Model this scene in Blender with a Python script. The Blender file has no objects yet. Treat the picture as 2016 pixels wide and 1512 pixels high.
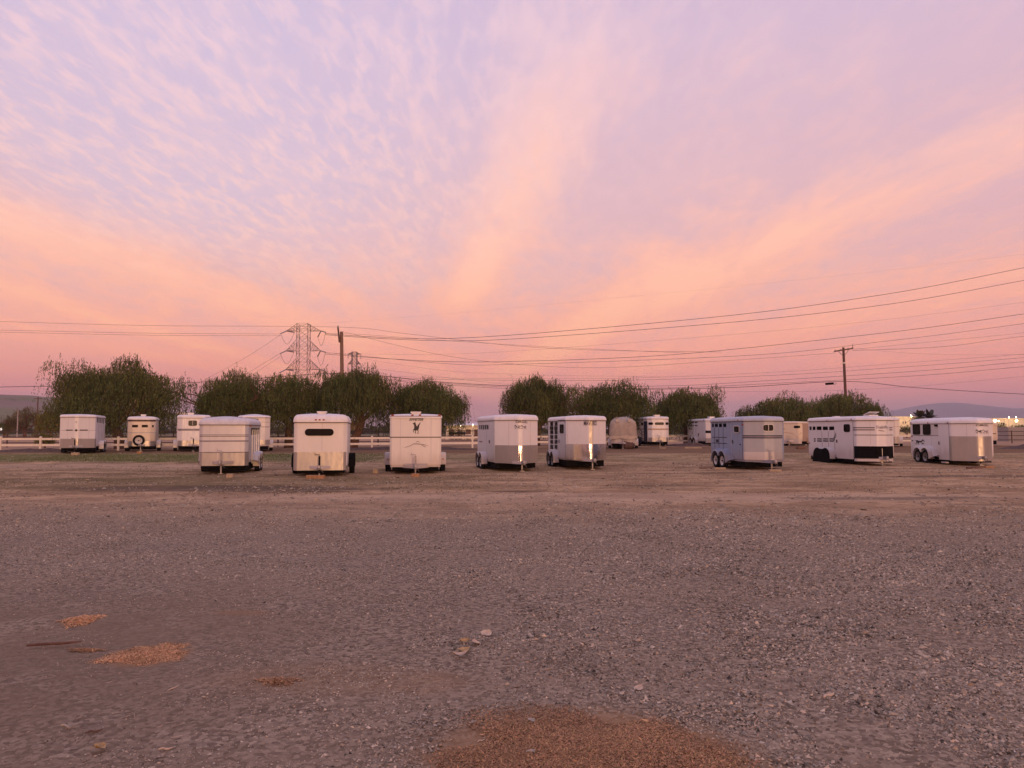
import bpy, bmesh, math, random
import numpy as np
from mathutils import Matrix, Vector, noise as mnoise
from mathutils.geometry import tessellate_polygon

random.seed(7); rng = np.random.default_rng(7)
SC = bpy.context.scene
COL = SC.collection
R = math.radians
def C(r, g, b, a=1.0):
    f = lambda c: (c/255/12.92 if c/255 <= .04045 else ((c/255+.055)/1.055)**2.4)
    return (f(r), f(g), f(b), a)

# ------------------------------------------------------------------ camera
FPX, HOR, CAMH = 1490.0, 848.0, 1.68          # focal length and horizon row in a 2016 px wide frame
PITCH = math.atan((HOR-756)/FPX)
cam_d = bpy.data.cameras.new('camera'); cam = bpy.data.objects.new('camera', cam_d); COL.objects.link(cam)
cam_d.sensor_width = 36; cam_d.lens = 36*FPX/2016; cam_d.clip_start = .1; cam_d.clip_end = 30000
cam.location = (0, 0, CAMH); cam.rotation_euler = (R(90)+PITCH, 0, 0)
SC.camera = cam
SC.render.resolution_x, SC.render.resolution_y = 1024, 768
vs = SC.view_settings
vs.view_transform = 'Standard'; vs.look = 'None'; vs.gamma = 1; vs.exposure = 0.22; vs.use_curve_mapping = False
SC.cycles.max_bounces = 5; SC.cycles.diffuse_bounces = 2; SC.cycles.glossy_bounces = 3; SC.cycles.transmission_bounces = 2; SC.cycles.volume_bounces = 0
SC.cycles.use_denoising = True

# ------------------------------------------------------------------ node helper
class NT:
    def __init__(s, tree): s.t = tree; s.L = tree.links
    def n(s, typ, **kw):
        nd = s.t.nodes.new(typ)
        for k, v in kw.items(): setattr(nd, k, v)
        return nd
    def put(s, sock, v):
        if v is None: return
        if isinstance(v, bpy.types.NodeSocket): s.L.new(v, sock)
        else: sock.default_value = v
    def math(s, op, a, b=None, c=None, clamp=False):
        nd = s.n('ShaderNodeMath', operation=op, use_clamp=clamp)
        s.put(nd.inputs[0], a); s.put(nd.inputs[1], b); s.put(nd.inputs[2], c)
        return nd.outputs[0]
    def mix(s, f, a, b, blend='MIX'):
        nd = s.n('ShaderNodeMix', data_type='RGBA', blend_type=blend)
        s.put(nd.inputs[0], f); s.put(nd.inputs[6], a); s.put(nd.inputs[7], b)
        return nd.outputs[2]
    def ramp(s, f, stops, interp='LINEAR'):
        nd = s.n('ShaderNodeValToRGB'); e = nd.color_ramp.elements; nd.color_ramp.interpolation = interp
        while len(e) < len(stops): e.new(.5)
        for el, (p, c) in zip(e, stops):
            el.position = p; el.color = c if len(c) == 4 else (*c, 1)
        s.put(nd.inputs[0], f); return nd.outputs[0]
    def noise(s, vec, scale=1, detail=4, rough=.5, dist=0):
        nd = s.n('ShaderNodeTexNoise'); s.put(nd.inputs['Vector'], vec)
        nd.inputs['Scale'].default_value = scale; nd.inputs['Detail'].default_value = detail
        nd.inputs['Roughness'].default_value = rough; nd.inputs['Distortion'].default_value = dist
        return nd.outputs[0]
    def voro(s, vec, scale, out='Color', feature='F1'):
        nd = s.n('ShaderNodeTexVoronoi', feature=feature); s.put(nd.inputs['Vector'], vec); nd.inputs['Scale'].default_value = scale
        return nd.outputs[out]
    def xyz(s, x, y, z=0.0):
        nd = s.n('ShaderNodeCombineXYZ'); s.put(nd.inputs[0], x); s.put(nd.inputs[1], y); s.put(nd.inputs[2], z)
        return nd.outputs[0]
    def sep(s, v):
        nd = s.n('ShaderNodeSeparateXYZ'); s.put(nd.inputs[0], v); return nd.outputs
    def rng(s, v, a, b, c=0.0, d=1.0, smooth=True):
        nd = s.n('ShaderNodeMapRange', interpolation_type='SMOOTHSTEP' if smooth else 'LINEAR')
        for i, q in enumerate((v, a, b, c, d)): s.put(nd.inputs[i], q)
        return nd.outputs[0]

# ------------------------------------------------------------------ world: dusk sky, the sun just down behind the camera
W = bpy.data.worlds.new('World'); SC.world = W; W.use_nodes = True
for n_ in list(W.node_tree.nodes): W.node_tree.nodes.remove(n_)
w = NT(W.node_tree)
g = w.n('ShaderNodeTexCoord').outputs['Generated']
dx, dy, dz = w.sep(g)
zc = w.math('ADD', w.math('MAXIMUM', dz, 0.0), .045)
u = w.math('DIVIDE', dx, zc); v = w.math('DIVIDE', dy, zc)
el = w.math('MAXIMUM', dz, 0.0)
base = w.ramp(el, [(0, C(176,134,148)), (.022, C(204,138,146)), (.05, C(236,136,136)), (.10, C(230,146,146)),
                   (.19, C(216,158,166)), (.32, C(210,166,180)), (.47, C(202,172,196)), (1, C(164,160,208))])
glow = w.ramp(el, [(0, C(200,140,146)), (.03, C(238,142,138)), (.08, C(248,150,134)), (.18, C(244,164,146)),
                   (.32, C(240,180,172)), (.5, C(232,190,196)), (1, C(220,205,225))])
warp = w.noise(w.xyz(w.math('MULTIPLY', u, .35), w.math('MULTIPLY', v, .12), 3.1), 1, 2, .5)
uw = w.math('ADD', u, w.math('MULTIPLY', w.math('SUBTRACT', warp, .5), 1.7))
# broad bands running away from the camera, converging on the horizon
band = w.noise(w.xyz(w.math('MULTIPLY', uw, 1.1), w.math('MULTIPLY', v, .2), 7.4), 1, 3, .58, .35)
wisp = w.noise(w.xyz(w.math('MULTIPLY', w.math('ADD', u, w.math('MULTIPLY', warp, .8)), 13.0), w.math('MULTIPLY', v, 4.6), 1.4), 1, 4, .66, .5)
broad = w.noise(w.xyz(w.math('MULTIPLY', uw, 3.2), w.math('MULTIPLY', v, 1.1), 8.8), 1, 4, .62, .6)
us = w.math('ADD', u, w.math('MULTIPLY', w.math('SUBTRACT', warp, .5), .45))
streaks = None                       # the lit cloud bands: centre plume, right sweep, left sweeps (u = cu + k (v - v0))
for cu, k_, v0, hw_, amp, va, vb in ((.10, -.157, 2.15, .15, .30, 1.3, 5.6), (1.48, -.265, 2.19, .30, .26, .6, 9), (.62, -.10, 4.0, .22, .16, 2.8, 9), (-1.97, .21, 2.92, .30, .24, .6, 9),
                                     (-2.73, .12, 4.03, .18, .22, 2.0, 9), (-1.02, .10, 4.4, .12, .14, 3.2, 9), (.86, -.3, 2.45, .16, .20, 1.9, 3.1), (2.9, -.3, 3.0, .5, .18, .6, 9), (-3.9, .3, 4.0, .5, .18, .6, 9)):
    q_ = w.math('DIVIDE', w.math('SUBTRACT', us, w.math('ADD', cu-k_*v0, w.math('MULTIPLY', v, k_))), hw_)
    g_ = w.math('MULTIPLY', w.math('EXPONENT', w.math('MULTIPLY', w.math('MULTIPLY', q_, q_), -1.0)), amp)
    g_ = w.math('MULTIPLY', g_, w.rng(v, va, va+.9)) if va > .7 else g_
    g_ = w.math('MULTIPLY', g_, w.rng(v, vb-1.4, vb, 1, 0)) if vb < 8.9 else g_
    streaks = g_ if streaks is None else w.math('ADD', streaks, g_)
lit = w.math('ADD', w.math('ADD', w.math('MULTIPLY', band, .42), streaks), w.math('ADD', w.math('MULTIPLY', w.math('SUBTRACT', wisp, .5), .40), w.math('MULTIPLY', w.math('SUBTRACT', broad, .5), .62)))
lit = w.math('ADD', lit, w.math('MULTIPLY', w.math('MULTIPLY', w.rng(el, .02, .09), w.rng(el, .15, .30, 1, 0)), .10))
bm_ = w.rng(lit, .14, .50)
sky = w.mix(w.math('MULTIPLY', bm_, w.rng(el, .20, .50, .95, .72)), base, glow)
hot = w.math('MULTIPLY', w.rng(lit, .42, .66), w.rng(el, .26, .5, .8, .2))
sky = w.mix(hot, sky, w.ramp(el, [(0, C(226,144,138)), (.08, C(254,166,136)), (.25, C(254,184,160)), (1, C(240,205,205))]))
# blue gap in the upper left with a field of small puffs
gapn = w.noise(w.xyz(w.math('MULTIPLY', u, .55), w.math('MULTIPLY', v, .35), 21.7), 1, 1, .5)
ud = w.math('ADD', u, 1.0); vd = w.math('SUBTRACT', v, 2.1)
gd = w.math('SQRT', w.math('ADD', w.math('MULTIPLY', w.math('MULTIPLY', ud, ud), 1.1), w.math('MULTIPLY', w.math('MULTIPLY', vd, vd), .42)))
gap = w.rng(w.math('ADD', gd, w.math('MULTIPLY', w.math('SUBTRACT', gapn, .5), 1.4)), .35, 1.45, 1.0, 0.0)
sky = w.mix(w.math('MULTIPLY', gap, .42), sky, C(188,180,216))
puff = w.noise(w.xyz(w.math('MULTIPLY', w.math('ADD', u, w.math('MULTIPLY', warp, .5)), 21.0), w.math('MULTIPLY', v, 7.2), 5.2), 1, 3, .60, .3)
field = w.rng(w.math('ADD', gd, w.math('MULTIPLY', w.math('SUBTRACT', band, .5), 1.5)), .3, 2.1, 1.0, 0.0)
pf = w.math('MULTIPLY', w.rng(puff, .40, .70), field)
sky = w.mix(w.math('MULTIPLY', pf, .55), sky, w.ramp(el, [(0, C(250,180,150)), (.25, C(248,190,176)), (.45, C(240,196,200)), (1, C(225,210,225))]))
# air below the belt: dusky lavender bank at the horizon with thin bars
bar = w.noise(w.xyz(w.math('MULTIPLY', dx, 2.2), w.math('MULTIPLY', dz, 26.0), 2.0), 1, 3, .55, .3)
bank = w.math('MULTIPLY', w.rng(el, .0, .10, 1.0, 0.0), w.rng(bar, .42, .62))
sky = w.mix(w.math('MULTIPLY', bank, .45), sky, C(198,142,158))
# the clear dusk sky itself, glowing on the side where the sun went down (behind the camera)
SUN_AZ, SUN_EL = R(-68), R(4)                 # direction to the light: azimuth from +X, elevation
nis = w.n('ShaderNodeTexSky', sky_type='NISHITA', sun_disc=False)
nis.sun_elevation = R(2.0); nis.sun_rotation = R(90)-SUN_AZ; nis.altitude = 200; nis.air_density = 1.3; nis.dust_density = 2.0
nisc = w.mix(1.0, nis.outputs[0], (.085, .085, .085, 1), 'MULTIPLY')
sky = w.mix(1.0, w.mix(1.0, sky, (.95, .95, .95, 1), 'MULTIPLY'), nisc, 'ADD')
below = w.rng(dz, -.02, 0.0)
sky = w.mix(below, C(112,88,80), sky)
bg = w.n('ShaderNodeBackground'); w.put(bg.inputs[0], sky); bg.inputs[1].default_value = 1.0
out = w.n('ShaderNodeOutputWorld'); w.L.new(bg.outputs[0], out.inputs[0])

sun_d = bpy.data.lights.new('sun', 'SUN'); sun = bpy.data.objects.new('sun', sun_d); COL.objects.link(sun)
sun_d.energy = 0.85; sun_d.angle = R(11); sun_d.color = (1.0, .56, .30)
to_sun = Vector((math.cos(SUN_AZ)*math.cos(SUN_EL), math.sin(SUN_AZ)*math.cos(SUN_EL), math.sin(SUN_EL)))
sun.rotation_euler = to_sun.to_track_quat('Z', 'Y').to_euler(); sun.location = (0, -20, 30)

# ------------------------------------------------------------------ materials
MATS = {}
def material(name):
    m = bpy.data.materials.new(name); m.use_nodes = True
    t = NT(m.node_tree); b = m.node_tree.nodes['Principled BSDF']; MATS[name] = m
    return m, t, b
def plain(name, col, rough=.6, metal=0.0, var=.12, scale=4.0, streak=False, bump=0.0, spec=.5, dirt=None):
    m, t, b = material(name)
    tc = t.n('ShaderNodeTexCoord').outputs['Object']
    if streak:
        x, y, z = t.sep(tc); vec = t.xyz(t.math('MULTIPLY', x, .8), t.math('MULTIPLY', y, .8), t.math('MULTIPLY', z, .3))
    else: vec = tc
    nz = t.noise(vec, scale, 5, .6)
    var = var*(.45 if streak else 1)
    lo = tuple(c*(1-var) for c in col[:3])+(1,); hi = tuple(min(1, c*(1+var)) for c in col[:3])+(1,)
    cc = t.mix(t.rng(nz, .3, .7), lo, hi)
    if dirt:
        x, y, z = t.sep(tc)
        d = t.math('MULTIPLY', t.rng(t.math('ADD', z, t.math('MULTIPLY', t.math('SUBTRACT', nz, .5), .5)), .35, 1.0, 1.0, 0.0), .35)
        cc = t.mix(d, cc, dirt)
    t.put(b.inputs['Base Color'], cc)
    b.inputs['Roughness'].default_value = rough; b.inputs['Metallic'].default_value = metal
    b.inputs['Specular IOR Level'].default_value = spec
    if bump:
        bp = t.n('ShaderNodeBump'); bp.inputs['Strength'].default_value = bump; bp.inputs['Distance'].default_value = .02
        t.put(bp.inputs['Height'], t.noise(tc, scale*6, 4, .6)); t.L.new(bp.outputs[0], b.inputs['Normal'])
    else:
        t.put(b.inputs['Roughness'], t.rng(t.noise(vec, scale*1.7, 4, .6), .3, .7, max(0, rough-.08), min(1, rough+.1)))
    return m
DUST = C(150,120,98)
plain('white_paint', (.70,.68,.67), .38, streak=True, var=.05, dirt=DUST)
plain('warm_white_paint', (.70,.66,.60), .4, streak=True, var=.06, dirt=DUST)
plain('cream_paint', (.68,.58,.44), .45, streak=True, var=.06, dirt=DUST)
plain('tan_paint', (.42,.30,.22), .5, streak=True, var=.1, dirt=DUST)
plain('silver_paint', (.55,.54,.54), .42, metal=.25, streak=True, var=.07, dirt=DUST)
plain('greyblue_paint', (.235,.295,.405), .48, streak=True, var=.10, dirt=DUST)
plain('grey_paint', (.385,.395,.405), .5, streak=True, var=.08, dirt=DUST)
plain('lightgrey_paint', (.58,.55,.52), .5, streak=True, var=.08, dirt=DUST)
plain('roof_white', (.72,.70,.69), .4, var=.06)
plain('roof_greyblue', (.40,.43,.50), .45, var=.08)
plain('roof_grey', (.56,.55,.57), .45, var=.08)
plain('aluminium', (.44,.42,.385), .46, metal=.85, streak=True, var=.10)
plain('dull_aluminium', (.40,.38,.36), .48, metal=.75, streak=True, var=.12)
plain('mirror_steel', (.72,.70,.68), .13, metal=1.0, streak=True, var=.06)
plain('black_paint', (.008,.007,.008), .5, var=.3, spec=.2)
plain('black_plastic', (.006,.0055,.006), .7, var=.25, spec=.05)
plain('navy_paint', (.018,.022,.04), .5, var=.2, spec=.25)
plain('stripe_dark', (.06,.045,.05), .5, var=.2)
plain('stripe_grey', (.22,.20,.22), .5, var=.15)
plain('trim_brown', (.07,.04,.035), .55, var=.2)
plain('panel_seam', (.50,.48,.47), .6, var=.1)
plain('seam', (.16,.14,.14), .7, var=.2)
plain('logo_ink', (.02,.018,.02), .55, var=.2)
plain('logo_grey', (.25,.22,.22), .55, var=.2)
plain('tyre_rubber', (.009,.008,.008), .85, var=.3, spec=.15, bump=.4, scale=8)
plain('rim_white', (.55,.53,.51), .45, var=.12)
plain('rim_grey', (.30,.28,.27), .4, metal=.4, var=.15)
plain('steel_dark', (.09,.08,.075), .5, metal=.5, var=.3)
plain('steel_grey', (.36,.34,.33), .45, metal=.6, var=.2)
plain('galvanised', (.12,.085,.08), .6, metal=.3, var=.1)
plain('rust', (.16,.075,.045), .8, var=.35, scale=10)
plain('interior', (.12,.11,.11), .9, var=.1)
plain('marker_red', (.25,.02,.015), .3, var=.1)
plain('marker_amber', (.40,.13,.02), .3, var=.1)
plain('wood_block', (.33,.18,.085), .8, var=.25, scale=9, bump=.3)
plain('wood_pale', (.38,.29,.185), .8, var=.2, scale=9, bump=.3)
plain('pole_wood', (.11,.06,.042), .85, var=.3, streak=True, scale=6)
plain('pole_wood_pale', (.20,.125,.08), .85, var=.25, streak=True, scale=6)
plain('bark', (.13,.065,.045), .9, var=.35, scale=7, bump=.6)
plain('vinyl_white', (.74,.66,.53), .5, var=.05)
plain('pipe_brown', (.075,.042,.034), .7, var=.3)
plain('wire', (.035,.025,.025), .6, var=.1)
plain('insulator', (.30,.27,.27), .4, var=.1)
plain('tarp_canvas', (.37,.31,.25), .85, var=.12, scale=3, bump=.3)
plain('tarp_pale', (.50,.42,.33), .8, var=.1)
plain('warehouse_wall', (.66,.58,.44), .8, var=.05, scale=.2)
plain('concrete_grey', (.30,.27,.25), .85, var=.1, scale=.6)
plain('car_blue', (.04,.055,.10), .3, var=.05)
plain('hay_gold', (.45,.34,.16), .9, var=.2)
plain('dry_leaf_pale', (.50,.38,.27), .7, var=.15, scale=20)
plain('dry_leaf_gold', (.42,.27,.11), .7, var=.2, scale=20)
plain('dry_leaf_grey', (.36,.31,.24), .7, var=.2, scale=20)
m, t, b = material('tinted_glass'); b.inputs['Base Color'].default_value = (.008,.006,.007,1); b.inputs['Roughness'].default_value = .25; b.inputs['Specular IOR Level'].default_value = .10
for nm, cl, st in (('lamp_warm', (1, .78, .42, 1), 4.0), ('lamp_yellow', (1, .80, .30, 1), 5.0), ('lamp_white', (1, .86, .78, 1), 5.0)):
    m, t, b = material(nm); b.inputs['Emission Color'].default_value = cl; b.inputs['Emission Strength'].default_value = st

def vcol_material(name, attr, rough=.85, translucent=0.0):
    m, t, b = material(name)
    a = t.n('ShaderNodeAttribute', attribute_name=attr)
    t.put(b.inputs['Base Color'], a.outputs['Color']); b.inputs['Roughness'].default_value = rough
    b.inputs['Specular IOR Level'].default_value = .2
    if translucent:
        tr = t.n('ShaderNodeBsdfTranslucent'); t.put(tr.inputs[0], a.outputs['Color'])
        mx = t.n('ShaderNodeMixShader'); mx.inputs[0].default_value = translucent
        t.L.new(b.outputs[0], mx.inputs[1]); t.L.new(tr.outputs[0], mx.inputs[2])
        t.L.new(mx.outputs[0], m.node_tree.nodes['Material Output'].inputs[0])
    return m
vcol_material('stone_chips', 'tint', .9)
vcol_material('shavings', 'tint', .9)
vcol_material('leaves', 'tint', .6, .25)

# ------------------------------------------------------------------ mesh helpers
def link(name, me, mat=None, parent=None):
    o = bpy.data.objects.new(name, me); COL.objects.link(o)
    if mat and me is not None and not me.materials: me.materials.append(MATS[mat])
    if parent is not None: o.parent = parent
    return o
def mk(name, verts, faces, mat, parent=None, smooth=None):
    me = bpy.data.meshes.new(name); me.from_pydata([tuple(map(float, q)) for q in verts], [], faces); me.update()
    if smooth:
        me.shade_smooth(); me.set_sharp_from_angle(angle=R(smooth))
    return link(name, me, mat, parent)
def tag(o, label=None, cat=None, group=None, kind=None):
    if label: o['label'] = label
    if cat: o['category'] = cat
    if group: o['group'] = group
    if kind: o['kind'] = kind
    return o
def empty(name, loc=(0,0,0), rz=0.0):
    o = bpy.data.objects.new(name, None); COL.objects.link(o); o.location = loc; o.rotation_euler = (0,0,rz); o.empty_display_size = .2
    return o
class MB:
    """collects boxes, beams, tubes and lathes into one mesh"""
    def __init__(s): s.v = []; s.f = []
    def add(s, vs_, fs_):
        n = len(s.v); s.v += [tuple(q) for q in vs_]; s.f += [tuple(i+n for i in q) for q in fs_]; return s
    def box(s, x0, x1, y0, y1, z0, z1, bev=0):
        vs_ = [(x, y, z) for z in (z0, z1) for x, y in ((x0,y0),(x1,y0),(x1,y1),(x0,y1))]
        return s.add(vs_, [(3,2,1,0),(4,5,6,7),(0,1,5,4),(1,2,6,5),(2,3,7,6),(3,0,4,7)])
    def beam(s, p, q, wd, ht=None, up=(0,0,1)):
        p, q = Vector(p), Vector(q); d = (q-p).normalized(); up = Vector(up)
        if abs(d.dot(up)) > .98: up = Vector((0,1,0))
        a = d.cross(up).normalized()*wd/2; c = a.cross(d).normalized()*(ht or wd)/2
        vs_ = [e+k for e in (p, q) for k in (a+c, a-c, -a-c, -a+c)]
        return s.add(vs_, [(0,1,2,3),(7,6,5,4),(0,4,5,1),(1,5,6,2),(2,6,7,3),(3,7,4,0)])
    def tube(s, pts, rad, seg=6, cap=True):
        pts = [Vector(q) for q in pts]; n = len(pts)
        rad = [rad]*n if not hasattr(rad, '__len__') else rad
        b0 = len(s.v); ref = Vector((.3,.2,1)).normalized()
        for i, q in enumerate(pts):
            d = (pts[min(i+1,n-1)]-pts[max(i-1,0)]).normalized()
            r0 = ref if abs(d.dot(ref)) < .95 else Vector((1,0,0))
            a = d.cross(r0).normalized(); c = d.cross(a)
            for k in range(seg):
                t_ = 2*math.pi*k/seg; s.v.append(tuple(q+(a*math.cos(t_)+c*math.sin(t_))*rad[i]))
        for i in range(n-1):
            for k in range(seg):
                k2 = (k+1) % seg
                s.f.append((b0+i*seg+k, b0+i*seg+k2, b0+(i+1)*seg+k2, b0+(i+1)*seg+k))
        if cap:
            s.f.append(tuple(b0+k for k in range(seg))[::-1]); s.f.append(tuple(b0+(n-1)*seg+k for k in range(seg)))
        return s
    def lathe(s, prof, seg=20, axis='y', c=(0,0,0), cap=True):
        b0 = len(s.v); n = len(prof)
        for r_, h in prof:
            for k in range(seg):
                t_ = 2*math.pi*k/seg
                q = (r_*math.cos(t_), h, r_*math.sin(t_)) if axis == 'y' else (r_*math.cos(t_), r_*math.sin(t_), h)
                s.v.append((q[0]+c[0], q[1]+c[1], q[2]+c[2]))
        for i in range(n-1):
            for k in range(seg):
                k2 = (k+1) % seg; s.f.append((b0+i*seg+k, b0+i*seg+k2, b0+(i+1)*seg+k2, b0+(i+1)*seg+k))
        for i in (0, n-1):
            if cap and prof[i][0] > 1e-4: s.f.append(tuple(b0+i*seg+k for k in range(seg)))
        return s
    def build(s, name, mat, parent=None, smooth=None):
        return mk(name, s.v, s.f, mat, parent, smooth)

# ------------------------------------------------------------------ ground heights and photograph rays
def sst(a, b, x): t_ = min(1, max(0, (x-a)/(b-a))); return t_*t_*(3-2*t_)
def gz(x, y):
    a = .33*sst(33, 47, y)
    a += .16*sst(6, 16, x)*sst(18, 30, y)*(1-sst(36, 50, y))
    a += .10*sst(52, 62, y)*sst(-20, 0, x)*(1-sst(66, 90, y))
    return a
def ray(u_, v_):
    a = Vector(((u_-1008)/FPX, 1.0, (756-v_)/FPX)); c, s = math.cos(PITCH), math.sin(PITCH)
    return Vector((a.x, a.y*c-a.z*s, a.y*s+a.z*c))
def at(u_, v_, y):           # the point on that sight line at distance y along +Y
    d = ray(u_, v_); return Vector((0,0,CAMH))+d*(y/d.y)
def on_ground(u_, v_):
    d = ray(u_, v_); y = 4.0
    for _ in range(60):
        y = (CAMH-gz(d.x/d.y*y, y))/max(1e-5, -d.z/d.y)
        y = min(max(y, 2), 400)
    return Vector((d.x/d.y*y, y, gz(d.x/d.y*y, y)))
# ------------------------------------------------------------------ ground sheet
def fbm(x, y, o=3):
    return mnoise.fractal(Vector((x, y, 0)), 1.0, 2.0, o)
xs = np.concatenate([-np.geomspace(70, 9000, 26)[::-1], np.linspace(-68, 68, 171), np.geomspace(70, 9000, 26)])
ys = np.concatenate([np.linspace(-60, 2, 12), np.linspace(3, 26, 116), np.linspace(26.5, 75, 90), np.geomspace(77, 9000, 40)])
gv = []
for y in ys:
    for x in xs:
        z = gz(x, y)
        if y < 120 and abs(x) < 80:
            z += .018*fbm(x*.9, y*.9)+.03*fbm(x*.17+4, y*.35)
        if 17 < y < 32: z -= .035*math.exp(-((x+8)/5)**2-((y-22)/1.0)**2)
        gv.append((x, y, z-.02))
nx = len(xs)
gf = [(j*nx+i, j*nx+i+1, (j+1)*nx+i+1, (j+1)*nx+i) for j in range(len(ys)-1) for i in range(nx-1)]
def _g(u_, v_): q = on_ground(u_, v_); return q.x, q.y
DUSTS = [(.40, 4.02, .86, .70, .85), (*_g(295, 1282), .30, .32, .7), (*_g(160, 1221), .14, .18, .75), (*_g(548, 1338), .16, .12, .5), (*_g(480, 1203), .3, .10, .35), (*_g(640, 1330), .8, .35, .25), (*_g(820, 1335), .35, .25, .3)]
m, t, b = material('ground_soil')
gc = t.n('ShaderNodeTexCoord').outputs['Object']; gx, gy, gzz = t.sep(gc)
def gvec(ax, ay, o=0.0): return t.xyz(t.math('MULTIPLY', gx, ax), t.math('MULTIPLY', gy, ay), o)
# packed dirt with wheel streaks along x
st1 = t.noise(gvec(.35, .62), 1, 5, .66, .5); st2 = t.noise(gvec(2.2, 3.0, 3), 1, 5, .72, .3)
fine = t.noise(gvec(9, 11), 1, 5, .75); big = t.noise(gvec(.12, .2, 9), 1, 3, .5)
dirt = t.mix(t.rng(st1, .38, .62), (.26,.172,.105,1), (.48,.340,.222,1))
dirt = t.mix(t.rng(st2, .48, .66, 0, .7), dirt, (.135,.088,.053,1))
dirt = t.mix(t.rng(fine, .48, .70, 0, .6), dirt, (.50,.36,.25,1))
# dry grass and weeds between the trailers and the gravel, greener strip along the back row
wd = t.rng(t.noise(gvec(.28, .55, 5), 1, 5, .68), .42, .58)
reg = t.math('MULTIPLY', t.rng(gy, 20, 23), t.rng(gy, 40, 52, 1, 0))
lefty = t.rng(gx, -22, 9, 1.0, .30)
wd2 = t.math('MULTIPLY', t.math('MULTIPLY', wd, reg), lefty)
tuft = t.rng(t.noise(gvec(5, 14, 8), 1, 5, .7), .35, .65, .35, 1)
dirt = t.mix(t.math('MULTIPLY', t.math('MULTIPLY', wd2, tuft), .9), dirt, (.108,.090,.040,1))
yl = t.math('SUBTRACT', gy, t.math('MULTIPLY', t.math('SUBTRACT', st1, .5), 5.0))
strip = t.math('MULTIPLY', t.math('MULTIPLY', t.rng(yl, 37.5, 40), t.rng(yl, 44.0, 47.0, 1, 0)), t.rng(gx, -15, 2, 1, .28))
strip = t.math('MULTIPLY', strip, t.rng(t.noise(gvec(1.2, 3, 2), 1, 5, .7), .30, .55, .25, 1))
dirt = t.mix(t.math('MULTIPLY', strip, .9), dirt, (.105,.125,.032,1))
soil = t.math('MULTIPLY', t.rng(yl, 45.0, 47.5), t.rng(t.math('SUBTRACT', gy, t.math('MULTIPLY', gx, .16)), 57.5, 59.5, 1, 0))
dirt = t.mix(t.math('MULTIPLY', soil, .85), dirt, t.mix(fine, (.09,.052,.03,1), (.20,.122,.072,1)))
arena = t.rng(t.math('SUBTRACT', gy, t.math('MULTIPLY', gx, .16)), 58, 62)
dirt = t.mix(arena, dirt, t.mix(st1, (.26,.17,.12,1), (.42,.29,.21,1)))
# damp mud patches
blotn = t.noise(gvec(.9, 1.6, 3), 1, 5, .72)
def blotch(cx, cy, rx, ry):
    a = t.math('DIVIDE', t.math('SUBTRACT', gx, cx), rx); c = t.math('DIVIDE', t.math('SUBTRACT', gy, cy), ry)
    d = t.math('ADD', t.math('MULTIPLY', a, a), t.math('MULTIPLY', c, c))
    return t.rng(t.math('ADD', d, t.math('MULTIPLY', t.math('SUBTRACT', blotn, .5), 2.2)), .35, 1.25, 1, 0)
mud = None
for q in ((-8.6, 22.6, 5.2, 1.1), (-6.0, 21.4, 2.0, .35), (.2, 21.3, 1.0, .3), (16.0, 26.5, 3.2, .55), (9.6, 19.3, 3.0, .5), (12.8, 17.6, 3.5, .45), (5.5, 23.5, 3.5, .3), (7.5, 30.5, 3.0, .35)):
    k = blotch(*q); mud = k if mud is None else t.math('MAXIMUM', mud, k)
weed = blotch(-9.5, 26, 8.5, 3.6)
dirt = t.mix(t.math('MULTIPLY', t.math('MULTIPLY', weed, tuft), .75), dirt, (.12,.098,.042,1))
dirt = t.mix(1.0, dirt, (1.17, 1.08, 1.0, 1), 'MULTIPLY')
dirt = t.mix(t.math('MULTIPLY', t.math('MAXIMUM', blotch(-21, 35.5, 13, 2.0), blotch(3, 19.5, 12, 1.6)), .45), dirt, (.52,.375,.275,1))
dirt = t.mix(t.math('MULTIPLY', mud, t.rng(gx, -2, 6, .7, .5)), dirt, (.085,.058,.044,1))
# gravel of bark and stone chips in the foreground
edge = t.math('ADD', t.math('SUBTRACT', gy, t.math('MULTIPLY', t.math('SUBTRACT', t.noise(gvec(.35, .5, 4), 1, 5, .6), .5), 5.0)), t.math('MULTIPLY', gx, .10))
grav = t.rng(edge, 10.5, 20.5, 1, 0)
vc = t.voro(gvec(34, 34), 1); vr = t.sep(vc)[0]
vc2 = t.sep(t.voro(gvec(80, 80, 2), 1))[1]
chip = t.mix(t.rng(vr, 0, 1, 0, 1, False), (.08,.058,.044,1), (.43,.34,.26,1))
chip = t.mix(t.math('MULTIPLY', vc2, .35), chip, (.25,.19,.145,1))
patch = t.noise(gvec(.5, .7, 11), 1, 5, .6)
chip = t.mix(t.rng(patch, .35, .7, 0, .35), chip, (.31,.222,.158,1))
bare = t.math('MULTIPLY', t.rng(gx, -3.5, .5, 1, 0), t.rng(gy, 6.5, 10, 1, 0))
bare = t.math('MULTIPLY', bare, t.rng(t.noise(gvec(1.1, 1.3, 6), 1, 5, .65), .28, .55))
chip = t.mix(t.math('MULTIPLY', bare, .75), chip, t.mix(fine, (.125,.086,.060,1), (.27,.19,.137,1)))
colr = t.mix(grav, dirt, chip)
def dust(cx, cy, rx, ry, k):
    a = t.math('DIVIDE', t.math('SUBTRACT', gx, cx), rx); c = t.math('DIVIDE', t.math('SUBTRACT', gy, cy), ry)
    d = t.math('ADD', t.math('MULTIPLY', a, a), t.math('MULTIPLY', c, c))
    return t.math('MULTIPLY', t.rng(t.math('ADD', d, t.math('MULTIPLY', t.math('SUBTRACT', dn_, .5), 1.6)), .35, 1.5, 1, 0), k)
dn_ = t.noise(gvec(7, 7, 5), 1, 6, .8); dmask = None
for q in DUSTS:
    k = dust(*q); dmask = k if dmask is None else t.math('MAXIMUM', dmask, k)
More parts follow.
